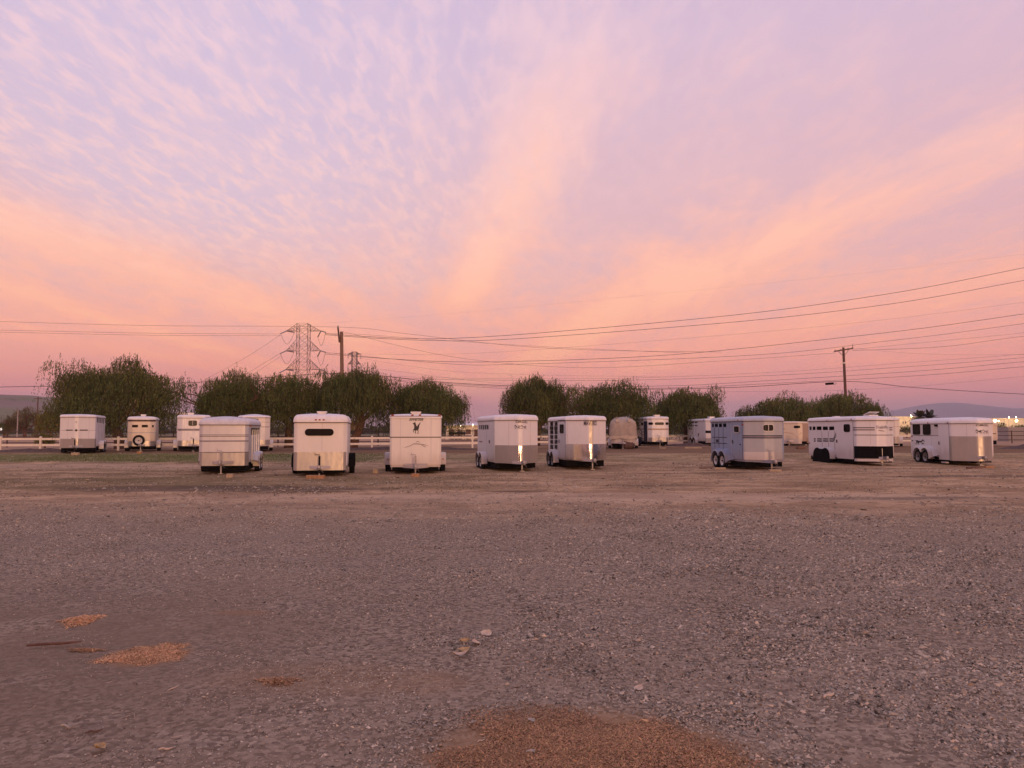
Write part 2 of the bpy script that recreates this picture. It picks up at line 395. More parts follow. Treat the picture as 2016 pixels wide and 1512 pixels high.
colr = t.mix(dmask, colr, t.mix(t.noise(gvec(60, 60, 1), 1, 3, .7), (.21,.108,.050,1), (.40,.225,.115,1)))
# far country
far = t.rng(gy, 90, 260)
colr = t.mix(far, colr, t.mix(t.rng(big, .4, .6), (.20,.15,.09,1), (.10,.10,.05,1)))
colr = t.mix(1.0, colr, (1.02, 1.02, .93, 1), 'MULTIPLY')
t.put(b.inputs['Base Color'], colr); b.inputs['Roughness'].default_value = .95; b.inputs['Specular IOR Level'].default_value = .15
bp = t.n('ShaderNodeBump'); bp.inputs['Distance'].default_value = .03; bp.inputs['Strength'].default_value = .9
hgt = t.math('ADD', t.math('MULTIPLY', t.noise(gvec(9, 9), 1, 5, .75), .8), t.math('MULTIPLY', vr, .35))
hgt = t.math('ADD', hgt, t.math('MULTIPLY', t.noise(gvec(1.2, 4.0, 2), 1, 5, .65), .9))
t.put(bp.inputs['Height'], hgt); t.L.new(bp.outputs[0], b.inputs['Normal'])
ground = mk('ground', gv, gf, 'ground_soil', smooth=180)
tag(ground, kind='structure')

# ------------------------------------------------------------------ loose gravel: many small chips, one object
def chip_cloud(name, pos, size, flat, cols, mat):
    """low angular chips, four sloping faces each"""
    n = len(pos)
    b5 = np.array([(1,.15,0),(-.1,1,0),(-1,-.1,0),(.1,-1,0),(0,0,1)], float)
    v_ = b5[None]*np.stack([size*rng.uniform(.8,1.8,n), size*rng.uniform(.45,1.0,n), size*flat*rng.uniform(.5,1.5,n)], 1)[:,None,:]
    v_[:,:4,:2] += rng.normal(0, .22, (n,4,2))*size[:,None,None]; v_[:,4,:2] += rng.normal(0, .4, (n,2))*size[:,None]
    a = rng.uniform(0, 2*np.pi, n); ca, sa = np.cos(a)[:,None], np.sin(a)[:,None]
    x, y, z = v_[...,0], v_[...,1], v_[...,2]
    v_ = np.stack([x*ca-y*sa, x*sa+y*ca, z+x*rng.normal(0,.22,n)[:,None]], -1)+pos[:,None,:]
    fi = np.array([(0,1,4),(1,2,4),(2,3,4),(3,0,4)])
    f_ = (fi[None]+(np.arange(n)*5)[:,None,None]).reshape(-1)
    me = bpy.data.meshes.new(name); nf = n*4
    me.vertices.add(n*5); me.vertices.foreach_set('co', v_.reshape(-1).astype(np.float32))
    me.loops.add(nf*3); me.loops.foreach_set('vertex_index', f_.astype(np.int32))
    me.polygons.add(nf); me.polygons.foreach_set('loop_start', (np.arange(nf)*3).astype(np.int32))
    at_ = me.color_attributes.new('tint', 'FLOAT_COLOR', 'POINT')
    at_.data.foreach_set('color', np.repeat(np.c_[cols, np.ones(n)], 5, axis=0).reshape(-1).astype(np.float32))
    me.update(calc_edges=True); me.validate()
    return link(name, me, mat)
def vnoise(x, y, s, seed):
    r_ = np.random.default_rng(seed).random((64,64)); fx, fy = (x*s) % 64, (y*s) % 64
    ix, iy = fx.astype(int), fy.astype(int); tx, ty = fx-ix, fy-iy; tx = tx*tx*(3-2*tx); ty = ty*ty*(3-2*ty)
    g_ = lambda i, j: r_[i % 64, j % 64]
    return (g_(ix,iy)*(1-tx)+g_(ix+1,iy)*tx)*(1-ty)+(g_(ix,iy+1)*(1-tx)+g_(ix+1,iy+1)*tx)*ty
def ground_np(x, y):
    z = np.array([.018*fbm(a*.9, c*.9)+.03*fbm(a*.17+4, c*.35) for a, c in zip(x, y)])
    return z-.02
N0 = 520000
yy = 3.3+15.7*rng.random(N0)**1.15; ww = .70*yy+.8; xx = rng.uniform(-1, 1, N0)*ww
left = np.clip((.2-xx)/3.0, 0, 1)*np.clip((10.5-yy)/3.5, 0, 1)
pn = .5*vnoise(xx, yy, 1.3, 3)+.3*vnoise(xx, yy, 3.1, 4)+.2*vnoise(xx, yy, .5, 5)
keep = rng.random(N0) < np.clip(1.0-left*.85-(pn < .38)*.3, .06, 1)*(ww/14.0)**.25
ed_ = yy+.10*xx-5*(vnoise(xx, yy, .4, 8)-.5)
keep &= rng.random(N0) < np.clip((20.0-ed_)/10.0, 0, 1)
keep &= (((xx-.38)**2/.80**2+(yy-4.02)**2/.66**2) > .95+.5*(vnoise(xx, yy, 5, 9)-.5)) | (rng.random(N0) < .04)
xx, yy = xx[keep], yy[keep]; n = len(xx); left = left[keep]
sz = np.clip(rng.gamma(5, .00145, n), .0035, .020)*(1+.22*np.clip(xx/3, -.6, 1))*(1-.35*left)*np.clip(.72+yy*.035, .8, 1.25)
br = np.clip(rng.normal(.31, .135, n)*(.85+.32*vnoise(xx, yy, .9, 12)), .045, .75)
warm = rng.uniform(.92, 1.12, n)
cols = np.stack([br*1.06*warm, br*.835, br*.585/warm], 1)
pale = rng.random(n) < .010; cols[pale] = np.array([.58,.44,.32])*rng.uniform(.7,1.2,(pale.sum(),1))
gravel = chip_cloud('gravel', np.stack([xx, yy, ground_np(xx, yy)-.001], 1), sz, .85, cols, 'stone_chips')
tag(gravel, 'loose grey-brown gravel of bark and stone chips covering the foreground', 'gravel', kind='stuff')

# clods of dry earth on the parking ground
n = 52000; cy_ = rng.uniform(14, 46, n); cx_ = rng.uniform(-1, 1, n)*(.70*cy_)
kk = vnoise(cx_+60, cy_, .7, 41)*.6+vnoise(cx_+60, cy_, 2.3, 42)*.4 > .47; cx_, cy_ = cx_[kk], cy_[kk]; n = len(cx_)
sz = np.clip(rng.gamma(3, .007, n), .008, .07); br = np.clip(rng.normal(1, .3, n), .35, 1.8)
cols = np.stack([.33*br, .25*br, .165*br], 1)
zc2 = ground_np(cx_, cy_)+np.array([gz(a, c) for a, c in zip(cx_, cy_)])-.002
tag(chip_cloud('dirt_clods', np.stack([cx_, cy_, zc2], 1), sz, .55, cols, 'stone_chips'), 'crumbs and clods of dry earth around the trailers', 'dirt', kind='stuff')

# ------------------------------------------------------------------ wood shavings spilled on the ground
def shavings(cx, cy, rx, ry, n, label, lift=.012, seed=1, shade=1.0):
    r_ = np.random.default_rng(seed)
    a = r_.uniform(0, 2*np.pi, n); rr = np.sqrt(r_.random(n))*(1+.0*a)
    lob = .78+.16*np.sin(a*3+seed)+.10*np.sin(a*5+2*seed)+.07*np.sin(a*9+seed*3)
    x = cx+np.cos(a)*rr*rx*lob; y = cy+np.sin(a)*rr*ry*lob
    k = r_.random(n) < np.clip(1.25*(1.04-rr), .03, 1); x, y, rr = x[k], y[k], rr[k]; n = len(x)
    z = ground_np(x, y)+lift*(1-rr**2)+.002
    s_ = r_.gamma(5, .00044, n); L_ = s_*r_.uniform(1.5, 4.5, n)
    an = r_.uniform(0, 2*np.pi, n); d = np.stack([np.cos(an), np.sin(an), r_.normal(0,.3,n)], 1); p_ = np.stack([-np.sin(an), np.cos(an), r_.normal(0,.3,n)], 1)
    c = np.stack([x, y, z], 1)
    vtx = np.stack([c-d*L_[:,None], c+p_*s_[:,None], c+d*L_[:,None]+np.array([0,0,.3])*s_[:,None], c-p_*s_[:,None]], 1).reshape(-1,3)
    me = bpy.data.meshes.new('wood_shavings'); me.vertices.add(4*n); me.vertices.foreach_set('co', vtx.reshape(-1).astype(np.float32))
    me.loops.add(4*n); me.loops.foreach_set('vertex_index', np.arange(4*n, dtype=np.int32))
    me.polygons.add(n); me.polygons.foreach_set('loop_start', np.arange(0, 4*n, 4, dtype=np.int32))
    at_ = me.color_attributes.new('tint', 'FLOAT_COLOR', 'POINT')
    br = np.clip(r_.normal(1, .28, n), .35, 1.9)*shade*(.8+.4*vnoise(x*4, y*4, 1, seed+3))
    cc = np.stack([.46*br, .258*br*r_.uniform(.88,1.12,n), .130*br, np.ones(n)], 1)
    at_.data.foreach_set('color', np.repeat(cc, 4, axis=0).reshape(-1).astype(np.float32))
    me.update(calc_edges=True)
    o = link('wood_shavings', me, 'shavings'); tag(o, label, 'shavings', 'spilled wood shavings', 'stuff'); return o
p_ = on_ground(1150, 1470)
shavings(.38, 4.02, 1.12, .94, 150000, 'broad patch of rusty orange wood shavings at the bottom centre', seed=2, shade=.80, lift=.02)
p_ = on_ground(295, 1280); shavings(p_.x, p_.y, .40, .46, 42000, 'orange wood shavings patch, largest of those on the left gravel', seed=4, shade=1.2)
p_ = on_ground(160, 1221); shavings(p_.x, p_.y, .20, .27, 11000, 'small bright orange shavings patch above the dark stick on the left', seed=5, shade=1.25)
p_ = on_ground(548, 1338); shavings(p_.x, p_.y, .20, .13, 3500, 'thin scatter of orange shavings right of the largest left patch', seed=6, shade=.85)
p_ = on_ground(170, 1272); shavings(p_.x, p_.y, .22, .07, 2600, 'faint orange shavings strip under the dark stick on the left', seed=7, shade=.8)

# ------------------------------------------------------------------ fallen leaves, a stick and straw
def leaf(u_, v_, ln, wd_, az, mat, label, curl=.25):
    ln *= 1.05; wd_ *= 1.15; curl *= 1.3
    p = on_ground(u_, v_); vs_, fs_ = [], []
    for i in range(6):
        t_ = i/5; ww_ = wd_*math.sin(math.pi*min(1, max(0.0, t_*.94+.04)))**.8
        zc_ = .006+curl*ln*((t_-.5)**2)*1.2
        for k in (-1, 0, 1): vs_.append(((t_-.5)*ln, k*ww_/2, zc_+abs(k)*curl*wd_*.35))
    for i in range(5):
        for k in range(2): q = i*3+k; fs_.append((q, q+3, q+4, q+1))
    o = mk('dry_leaf', vs_, fs_, mat, smooth=60); o.location = (p.x, p.y, p.z-.008); o.rotation_euler = (random.uniform(.1,.4), random.uniform(-.25,.25), az)
    sm = MB().tube([(-ln*.5, 0, .008+curl*ln*.3), (-ln*.75, .004, .012)], [.0016, .001], 5).build('stem', mat, o)
    return tag(o, label, 'leaf', 'fallen leaves on the gravel')
leaf(957, 1248, .10, .085, .9, 'dry_leaf_pale', 'round pinkish dry leaf, topmost of the leaf cluster on the gravel')
leaf(937, 1266, .085, .075, 2.3, 'dry_leaf_pale', 'pale dry leaf in the middle of the leaf cluster on the gravel')
leaf(915, 1263, .075, .05, .2, 'dry_leaf_gold', 'thin brownish leaf left of the pale middle leaf in the cluster', .5)
leaf(913, 1280, .095, .07, .5, 'dry_leaf_gold', 'golden brown dry leaf low in the leaf cluster on the gravel')
leaf(906, 1290, .11, .05, .3, 'dry_leaf_pale', 'cream curled leaf, lowest of the leaf cluster on the gravel', .5)
leaf(1257, 1355, .075, .05, .7, 'dry_leaf_pale', 'single pale leaf on the dark gravel right of centre')
leaf(1045, 1418, .055, .04, .9, 'dry_leaf_grey', 'small grey-green leaf on the orange shavings, upper one')
leaf(1046, 1483, .05, .045, .1, 'dry_leaf_grey', 'small whitish leaf on the orange shavings, lower one', .4)
leaf(193, 1472, .075, .055, 1.4, 'dry_leaf_gold', 'brown dry leaf at the bottom left corner of the gravel', .4)
def stick(u0, v0, u1, v1, r_, mat, label, z=.012):
    a, c = on_ground(u0, v0), on_ground(u1, v1)
    pts = [a.lerp(c, t_)+Vector((0, .012*math.sin(t_*7), z-.02)) for t_ in np.linspace(0, 1, 6)]
    o = MB().tube(pts, [r_*.6, r_, r_*.9, r_, r_*.8, r_*.4], 6).build('stick', mat)
    return tag(o, label, 'stick', 'sticks lying on the ground')
stick(52, 1271, 160, 1263, .013, 'bark', 'long dark brown stick lying on the left gravel', .02)
stick(168, 1440, 202, 1433, .006, 'bark', 'thin dark twig near the bottom left corner')
stick(120, 1425, 146, 1429, .006, 'dry_leaf_grey', 'pale bark sliver at the lower left')
stick(312, 1472, 340, 1469, .005, 'dry_leaf_pale', 'pale straight twig at the bottom left, right of the brown leaf')
stick(330, 1357, 352, 1347, .004, 'dry_leaf_pale', 'pale bent straw below the largest left shavings patch')
stick(940, 1458, 955, 1451, .004, 'dry_leaf_pale', 'short pale twig on the orange shavings')
stick(1622, 1370, 1642, 1362, .011, 'dry_leaf_pale', 'pale wood chip on the gravel at the lower right')
# loose straw and bark slivers: too many to count
n = 1500
sy = rng.uniform(4.2, 15, n); sx = rng.uniform(-1, 1, n)*(.70*sy+.4); sa = rng.uniform(0, np.pi, n); sl = rng.gamma(4, .0045, n)
sb_ = MB(); gzv = ground_np(sx, sy); stint = []
for i in range(n):
    d = np.array([math.cos(sa[i]), math.sin(sa[i])])*sl[i]; q = np.array([-math.sin(sa[i]), math.cos(sa[i])])*random.uniform(.0015, .004)
    z = gzv[i]+.012
    sb_.add([(sx[i]-d[0]-q[0], sy[i]-d[1]-q[1], z), (sx[i]+d[0]-q[0], sy[i]+d[1]-q[1], z+.006), (sx[i]+d[0]+q[0], sy[i]+d[1]+q[1], z+.008), (sx[i]-d[0]+q[0], sy[i]-d[1]+q[1], z+.002)], [(0,1,2,3)])
    k = random.uniform(.4, 1.05); stint += [(.40*k, .28*k, .19*k, 1)]*4
o = sb_.build('straw_litter', 'stone_chips'); at_ = o.data.color_attributes.new('tint', 'FLOAT_COLOR', 'POINT')
at_.data.foreach_set('color', np.array(stint, np.float32).reshape(-1))
tag(o, 'pale straw and bark slivers strewn over the gravel', 'litter', kind='stuff')

# ------------------------------------------------------------------ hills and mountains
def ridge(name, prof, y, depth, mat, rough, step, seed):
    """prof: (u, v) skyline in photograph pixels at distance y; a rolling slope runs down to the plain in front of and behind it"""
    pts = [at(a, c, y) for a, c in prof]; X = np.array([q.x for q in pts]); Z = np.array([q.z for q in pts])
    gx_ = np.arange(X.min(), X.max(), step); gy_ = np.linspace(-1, 1, 25); vs_ = []
    for s_ in gy_:
        for x in gx_:
            h = np.interp(x, X, Z); k = math.cos(s_*math.pi/2)**1.3
            yy_ = y+s_*depth
            nz = fbm(x*rough+seed, yy_*rough, 5)
            vs_.append((x, yy_, max(-3, h*k*(1+.16*nz*(1-.5*k)))-2*(1-k)))
    n_ = len(gx_); fs_ = [(j*n_+i, j*n_+i+1, (j+1)*n_+i+1, (j+1)*n_+i) for j in range(len(gy_)-1) for i in range(n_-1)]
    return tag(mk(name, vs_, fs_, mat, smooth=180), kind='structure')
m, t, b = material('hill_grass')
hc = t.n('ShaderNodeTexCoord').outputs['Object']
h1 = t.noise(hc, .012, 6, .6); h2 = t.noise(hc, .06, 5, .65)
hcol = t.mix(t.rng(h1, .42, .60), (.15,.145,.055,1), (.20,.135,.10,1)); hcol = t.mix(t.rng(h2, .55, .72, 0, .6), hcol, (.06,.055,.03,1))
t.put(b.inputs['Base Color'], hcol); b.inputs['Roughness'].default_value = .95
plain('mountain_rock', (.13,.115,.12), .95, var=.25, scale=.002)
ridge('hills', [(-420,800),(-250,782),(-120,772),(0,778),(25,776),(60,781),(95,783),(130,792),(250,806),(380,822),(520,836),(700,846)], 900, 420, 'hill_grass', .006, 9, 3)
ridge('mountains', [(1250,846),(1420,842),(1560,838),(1650,830),(1735,812),(1770,808),(1805,803),(1830,797),(1857,794.5),(1880,799),(1905,802.5),(1940,803.5),(1975,805),(2016,803),(2080,806),(2200,800),(2400,812),(2600,830)], 7000, 2300, 'mountain_rock', .0011, 45, 8)
# ------------------------------------------------------------------ trailers
def fillet(poly, rads, seg=6):
    out_ = []; n = len(poly)
    for i in range(n):
        p0, p1, p2 = (Vector(poly[(i+k) % n]) for k in (-1, 0, 1)); r_ = rads[i]
        if r_ <= 0: out_.append(tuple(p1)); continue
        a, c = (p0-p1), (p2-p1); la, lc = a.length, c.length; a.normalize(); c.normalize()
        half = a.angle(c)/2
        if half > R(88): out_.append(tuple(p1)); continue
        d = min(r_/math.tan(half), la*.48, lc*.48); rr = d*math.tan(half)
        ctr = p1+(a+c).normalized()*(rr/math.sin(half))
        s0, s1 = p1+a*d-ctr, p1+c*d-ctr
        a0 = math.atan2(s0.y, s0.x); a1 = math.atan2(s1.y, s1.x); da = (a1-a0+math.pi) % (2*math.pi)-math.pi
        for k in range(seg+1):
            t_ = a0+da*k/seg; out_.append((ctr.x+rr*math.cos(t_), ctr.y+rr*math.sin(t_)))
    return out_
WHEELS = {}
def wheel_meshes(rad, wid, rimmat):
    key = (rad, wid, rimmat)
    if key not in WHEELS:
        h = wid/2
        ty = MB().lathe([(rad*.60,-h*.8),(rad*.80,-h),(rad*.94,-h*.95),(rad,-h*.6),(rad,h*.6),(rad*.94,h*.95),(rad*.80,h),(rad*.60,h*.8)], 24, cap=False)
        rm = MB().lathe([(0.0,h*.35),(rad*.16,h*.42),(rad*.2,h*.2),(rad*.40,h*.15),(rad*.44,h*.45),(rad*.56,h*.55),(rad*.62,h*.86),(rad*.62,-h*.8),(rad*.3,-h*.5),(0.0,-h*.5)], 24)
        hb = MB().lathe([(0.0,h*.95),(rad*.10,h*.92),(rad*.13,h*.6),(rad*.13,h*.3)], 12)
        for k in range(5):
            a = k*2*math.pi/5; hb.lathe([(0.0,h*.42),(rad*.035,h*.4),(rad*.035,h*.15)], 6, c=(rad*.28*math.cos(a), 0, rad*.28*math.sin(a)))
        ms = []
        for mb_, nm, mt in ((ty,'wheel','tyre_rubber'), (rm,'rim',rimmat), (hb,'hub','steel_dark')):
            o = mb_.build(nm, mt, smooth=40); ms.append(o.data); bpy.data.objects.remove(o)
        WHEELS[key] = ms
    return WHEELS[key]
def add_wheel(root, x, y, z, rad=.33, wid=.21, rimmat='rim_white', face=1, flat=None):
    ms = wheel_meshes(rad, wid, rimmat)
    wh = link('wheel', ms[0], None, root); wh.location = (x, y, z)
    if flat: wh.rotation_euler = flat
    elif face < 0: wh.rotation_euler = (0, 0, math.pi)
    link('rim', ms[1], None, wh); link('hub', ms[2], None, wh)
    return wh
def rounded(s0, s1, z0, z1, r_, seg=5, extra=()):
    q = []; ex = sorted(extra)
    for cx, cz, a0 in ((s1-r_, z0+r_, -90), (s1-r_, z1-r_, 0), (s0+r_, z1-r_, 90), (s0+r_, z0+r_, 180)):
        for k in range(seg+1):
            a = R(a0+90*k/seg); q.append((cx+r_*math.cos(a), cz+r_*math.sin(a)))
        if a0 == 0: q += [(e, z1) for e in ex[::-1]]
        if a0 == 180: q += [(e, z0) for e in ex]
    return q
RUN_HORSE = [(0,.62),(.07,.78),(.16,.95),(.26,.93),(.33,.74),(.44,.66),(.62,.70),(.74,.80),(.84,.82),(1,.70),(.9,.68),(.86,.55),(.90,.34),(.97,.12),(.92,.10),(.82,.34),(.76,.46),(.70,.30),(.74,.06),(.68,.05),(.62,.32),(.56,.46),(.40,.44),(.30,.36),(.18,.20),(.05,.24),(.04,.30),(.16,.32),(.24,.46),(.20,.30),(.28,.10),(.34,.12),(.29,.30),(.36,.42),(.28,.56),(.22,.74),(.13,.70),(.04,.56)]
PRANCE = [(.02,.90),(.20,.93),(.30,1.0),(.36,.90),(.42,.80),(.46,.68),(.56,.62),(.64,.74),(.80,.84),(.98,1.0),(.93,.84),(.82,.72),(.80,.58),(.74,.42),(.70,.30),(.72,.14),(.68,.0),(.60,.02),(.66,.16),(.62,.30),(.52,.28),(.40,.30),(.36,.20),(.44,.04),(.40,.0),(.30,.14),(.28,.28),(.16,.34),(.12,.20),(.18,.12),(.14,.10),(.06,.20),(.08,.36),(.20,.44),(.20,.62),(.16,.78),(.04,.84)]
_txt = {}
def text_tris(s, shear=0.0, bold=0.0):
    cu = bpy.data.curves.new('txt', 'FONT'); cu.body = s; cu.shear = shear; cu.offset = bold; cu.resolution_u = 3
    o = bpy.data.objects.new('txt', cu); COL.objects.link(o); bpy.context.view_layer.update()
    me = o.evaluated_get(bpy.context.evaluated_depsgraph_get()).to_mesh()
    vs_ = np.array([tuple(q.co) for q in me.vertices])[:, :2]; fs_ = [tuple(p.vertices) for p in me.polygons]
    o.to_mesh_clear(); bpy.data.objects.remove(o); bpy.data.curves.remove(cu)
    vs_ = (vs_-vs_.min(0))/(vs_.max(0)-vs_.min(0)); return vs_, fs_
class Trailer:
    def __init__(s, label, x, y, th, Wd, L, N, nt, nr=.18, sr=.12, z0=.45, z1=2.05, body='white_paint', roof=(.28, .12, .05), roofmat='roof_white',
                 trim='trim_brown', tongue=.85, jack=True, wheels='tandem', fender='round', fmat='white_paint', rim='rim_white', group='parked horse trailers', wx=.60, rail='white_paint', dz=0.0, jackmat='steel_grey', wrad=.33):
        s.W, s.L, s.N, s.z0, s.z1 = Wd, L, N, z0, z1; s.zg = gz(x, y)+dz-.02
        s.root = empty('horse_trailer', (x, y, s.zg), R(th)); tag(s.root, label, 'trailer', group)
        s.Mw = Matrix.Translation((x, y, s.zg)) @ Matrix.Rotation(R(th), 4, 'Z'); s.Mi = s.Mw.inverted()
        poly = [(-L, Wd/2), (-L, -Wd/2), (0, -Wd/2)]; rads = [.06, .06, sr]
        if N > .02:
            if nt > .02: poly += [(N, -nt), (N, nt)]; rads += [nr, nr]
            else: poly += [(N, 0)]; rads += [nr]
        poly += [(0, Wd/2)]; rads += [sr]
        s.path = fillet(poly, rads); P = np.array(s.path); n = len(P)
        # drop doubles, vertex normals, arc length
        keep = [i for i in range(n) if np.linalg.norm(P[i]-P[i-1]) > 1e-4]; P = P[keep]; n = len(P)
        d = np.roll(P, -1, 0)-P; ln = np.linalg.norm(d, axis=1); nrm = np.c_[d[:,1], -d[:,0]]/ln[:,None]
        vn = nrm+np.roll(nrm, 1, 0); vn /= np.linalg.norm(vn, axis=1)[:,None]
        s.P, s.n, s.vn, s.seg = P, n, vn, nrm; s.S = np.r_[0, np.cumsum(ln)]
        s.body_mat = body; s.holes = []; s.roof_p = roof; s.fender_kind = fender
        s.roofmat, s.trim, s.fmat, s.rim, s.wk, s.wx, s.rail = roofmat, trim, fmat, rim, wheels, wx, rail
        s.tongue, s.jack, s.jackmat, s.wrad = tongue, jack, jackmat, wrad
    def pos(s, q, off=0.0):
        q = q % s.S[-1]; i = min(s.n-1, int(np.searchsorted(s.S, q, side='right')-1)); f = (q-s.S[i])/(s.S[i+1]-s.S[i])
        a = s.P[i]+s.vn[i]*off; c = s.P[(i+1) % s.n]+s.vn[(i+1) % s.n]*off
        return a*(1-f)+c*f
    def hit(s, u_, v_):
        """(arc length, height) where the sight line meets the trailer's wall"""
        o = s.Mi @ Vector((0,0,CAMH)); d = s.Mi.to_3x3() @ ray(u_, v_); best = None
        for i in range(s.n):
            a, c = s.P[i], s.P[(i+1) % s.n]; e = c-a
            den = d.x*e[1]-d.y*e[0]
            if abs(den) < 1e-9: continue
            t_ = ((a[0]-o.x)*e[1]-(a[1]-o.y)*e[0])/den; k = ((a[0]-o.x)*d.y-(a[1]-o.y)*d.x)/den
            if t_ > 0 and -1e-6 <= k <= 1+1e-6 and d.x*s.seg[i][0]+d.y*s.seg[i][1] < 0 and (best is None or t_ < best[0]):
                best = (t_, s.S[i]+k*(s.S[i+1]-s.S[i]), o.z+d.z*t_)
        return best[1:] if best else None
    def rect(s, u0, v0, u1, v1):
        vm = (v0+v1)/2; um = (u0+u1)/2
        def sh(u_):
            for k in range(40):
                for q in (u_+k*.25*(1 if um > u_ else -1),):
                    h = s.hit(q, vm)
                    if h: return h
            raise ValueError('no hit %s %s' % (s.root['label'], u_))
        a, c = sh(u0), sh(u1)
        hm = s.hit(um, v0), s.hit(um, v1)
        return min(a[0], c[0]), max(a[0], c[0]), hm[1][1], hm[0][1]
    def srange(s, s0, s1):
        q = [s0]+[k for k in s.S[:-1] if s0+1e-4 < k < s1-1e-4]+[s1]
        return q
    def band(s, name, s0, s1, z0, z1, mat, off=.012, parent=None, back=.0, slope=0.0):
        q = s.srange(s0, s1); n = len(q); vs_ = []
        for o_ in (off, back):
            for k, a in enumerate(q):
                p = s.pos(a, o_); dz_ = slope*(a-s0)
                vs_ += [(p[0], p[1], z0+dz_), (p[0], p[1], z1+dz_)]
        f = []
        for k in range(n-1):
            a = 2*k; c = 2*n+2*k
            f += [(a, a+2, a+3, a+1), (c+2, c, c+1, c+3), (a+1, a+3, c+3, c+1), (a+2, a, c, c+2)]
        f += [(0, 1, 2*n+1, 2*n), (2*n-1, 2*n-2, 4*n-2, 4*n-1)]
        return mk(name, vs_, f, mat, parent or s.root, smooth=35)
    def pband(s, name, u0, v0, u1, v1, mat, off=.012, parent=None): return s.band(name, *s.rect(u0, v0, u1, v1), mat, off, parent)
    def poly(s, name, pts, mat, off=.012, parent=None, tris=None):
        v2 = [tuple(s.pos(a, off))+(z,) for a, z in pts]
        if tris is None: tris = [tuple(k) for k in tessellate_polygon([[Vector((a, z, 0)) for a, z in pts]])]
        return mk(name, v2, tris, mat, parent or s.root)
    def window(s, u0, v0, u1, v1, rad=.07, frame='black_plastic', slider=False, name='window', fw=.028, lift=0.0):
        s0, s1, z0, z1 = s.rect(u0, v0, u1, v1); rad = min(rad, (s1-s0)*.49, (z1-z0)*.49)
        ex = [k for k in list(s.S[:-1])+list(np.linspace(s0, s1, 9)) if s0+rad+.004 < k < s1-rad-.004]
        inner = rounded(s0+fw, s1-fw, z0+fw, z1-fw, max(.005, rad-fw), 5, ex); outer = rounded(s0, s1, z0, z1, rad, 5, ex); n = len(inner)
        lift = .016 if 'door' in name else lift
        vs_ = [tuple(s.pos(a, .024+lift))+(z,) for a, z in outer]+[tuple(s.pos(a, .024+lift))+(z,) for a, z in inner]+[tuple(s.pos(a, .0))+(z,) for a, z in outer]+[tuple(s.pos(a, .010+lift))+(z,) for a, z in inner]
        f = []
        for k in range(n):
            j = (k+1) % n; f += [(k, j, n+j, n+k), (2*n+k, 2*n+j, j, k), (n+k, n+j, 3*n+j, 3*n+k)]
        fr = mk(name, vs_, f, frame, s.root)
        up_ = sorted([q for q in inner if q[1] >= (z0+z1)/2]); lo_ = sorted([q for q in inner if q[1] < (z0+z1)/2]); m_ = min(len(up_), len(lo_))
        v2 = [tuple(s.pos(a, .014+lift))+(z,) for a, z in lo_[:m_]]+[tuple(s.pos(a, .014+lift))+(z,) for a, z in up_[:m_]]
        mk('pane', v2, [(k, k+1, m_+k+1, m_+k) for k in range(m_-1)], 'tinted_glass', fr)
        if slider:
            sm = (s0+s1)/2; s.band('window_bar', sm-.012, sm+.012, z0+fw, z1-fw, 'lightgrey_paint', .022+lift, fr)
        return fr
    def hole(s, u0, v0, u1, v1): s.holes.append(s.rect(u0, v0, u1, v1))
    def line(s, u0, u1, v_, mat='seam', h=.012, off=.006, name='seam'):
        a = s.rect(u0, v_-1, u1, v_+1); zc_ = (a[2]+a[3])/2; return s.band(name, a[0], a[1], zc_-h/2, zc_+h/2, mat, off)
    def vline(s, u_, v0, v1, mat='seam', wd_=.014, off=.006, name='seam', parent=None):
        h = s.hit(u_, (v0+v1)/2)
        if not h: return
        zt, zb = s.hit(u_, v0)[1], s.hit(u_, v1)[1]; return s.band(name, h[0]-wd_/2, h[0]+wd_/2, zb, zt, mat, off, parent)
    def door(s, u0, v0, u1, v1, mat, handle=True):
        a = s.rect(u0, v0, u1, v1); d = s.band('door', *a, mat, .014)
        g_ = .012
        for q in ((a[0]-g_, a[0], a[2], a[3]), (a[1], a[1]+g_, a[2], a[3]), (a[0]-g_, a[1]+g_, a[3], a[3]+g_)): s.band('door_gap', *q, 'seam', .008, d)
        if handle:
            zc_ = a[2]+(a[3]-a[2])*.46; s.band('handle', a[0]+.04, a[0]+.075, zc_-.07, zc_+.07, 'steel_dark', .05, d)
        return d
    def text(s, txt, u0, v0, u1, v1, mat='logo_ink', shear=0.0, bold=0.0, off=.009, tilt=0.0):
        a = s.rect(u0, v0, u1, v1); tv, tf = text_tris(txt, shear, bold)
        pts = [(a[0]+x*(a[1]-a[0]), a[2]+z*(a[3]-a[2])+tilt*x) for x, z in tv]
        return s.poly('lettering', pts, mat, off, None, tf)
    def logo(s, shape, u0, v0, u1, v1, mat='logo_ink', flip=False, off=.010, name='emblem'):
        a = s.rect(u0, v0, u1, v1); pts = [(a[0]+((1-x) if flip else x)*(a[1]-a[0]), a[2]+z*(a[3]-a[2])) for x, z in shape]
        return s.poly(name, pts, mat, off)
    def marker(s, u_, v_, mat='marker_red', sz=.035, name='marker_light'):
        h = s.hit(u_, v_)
        if h: s.band(name, h[0]-sz, h[0]+sz, h[1]-sz*.7, h[1]+sz*.7, mat, .045)
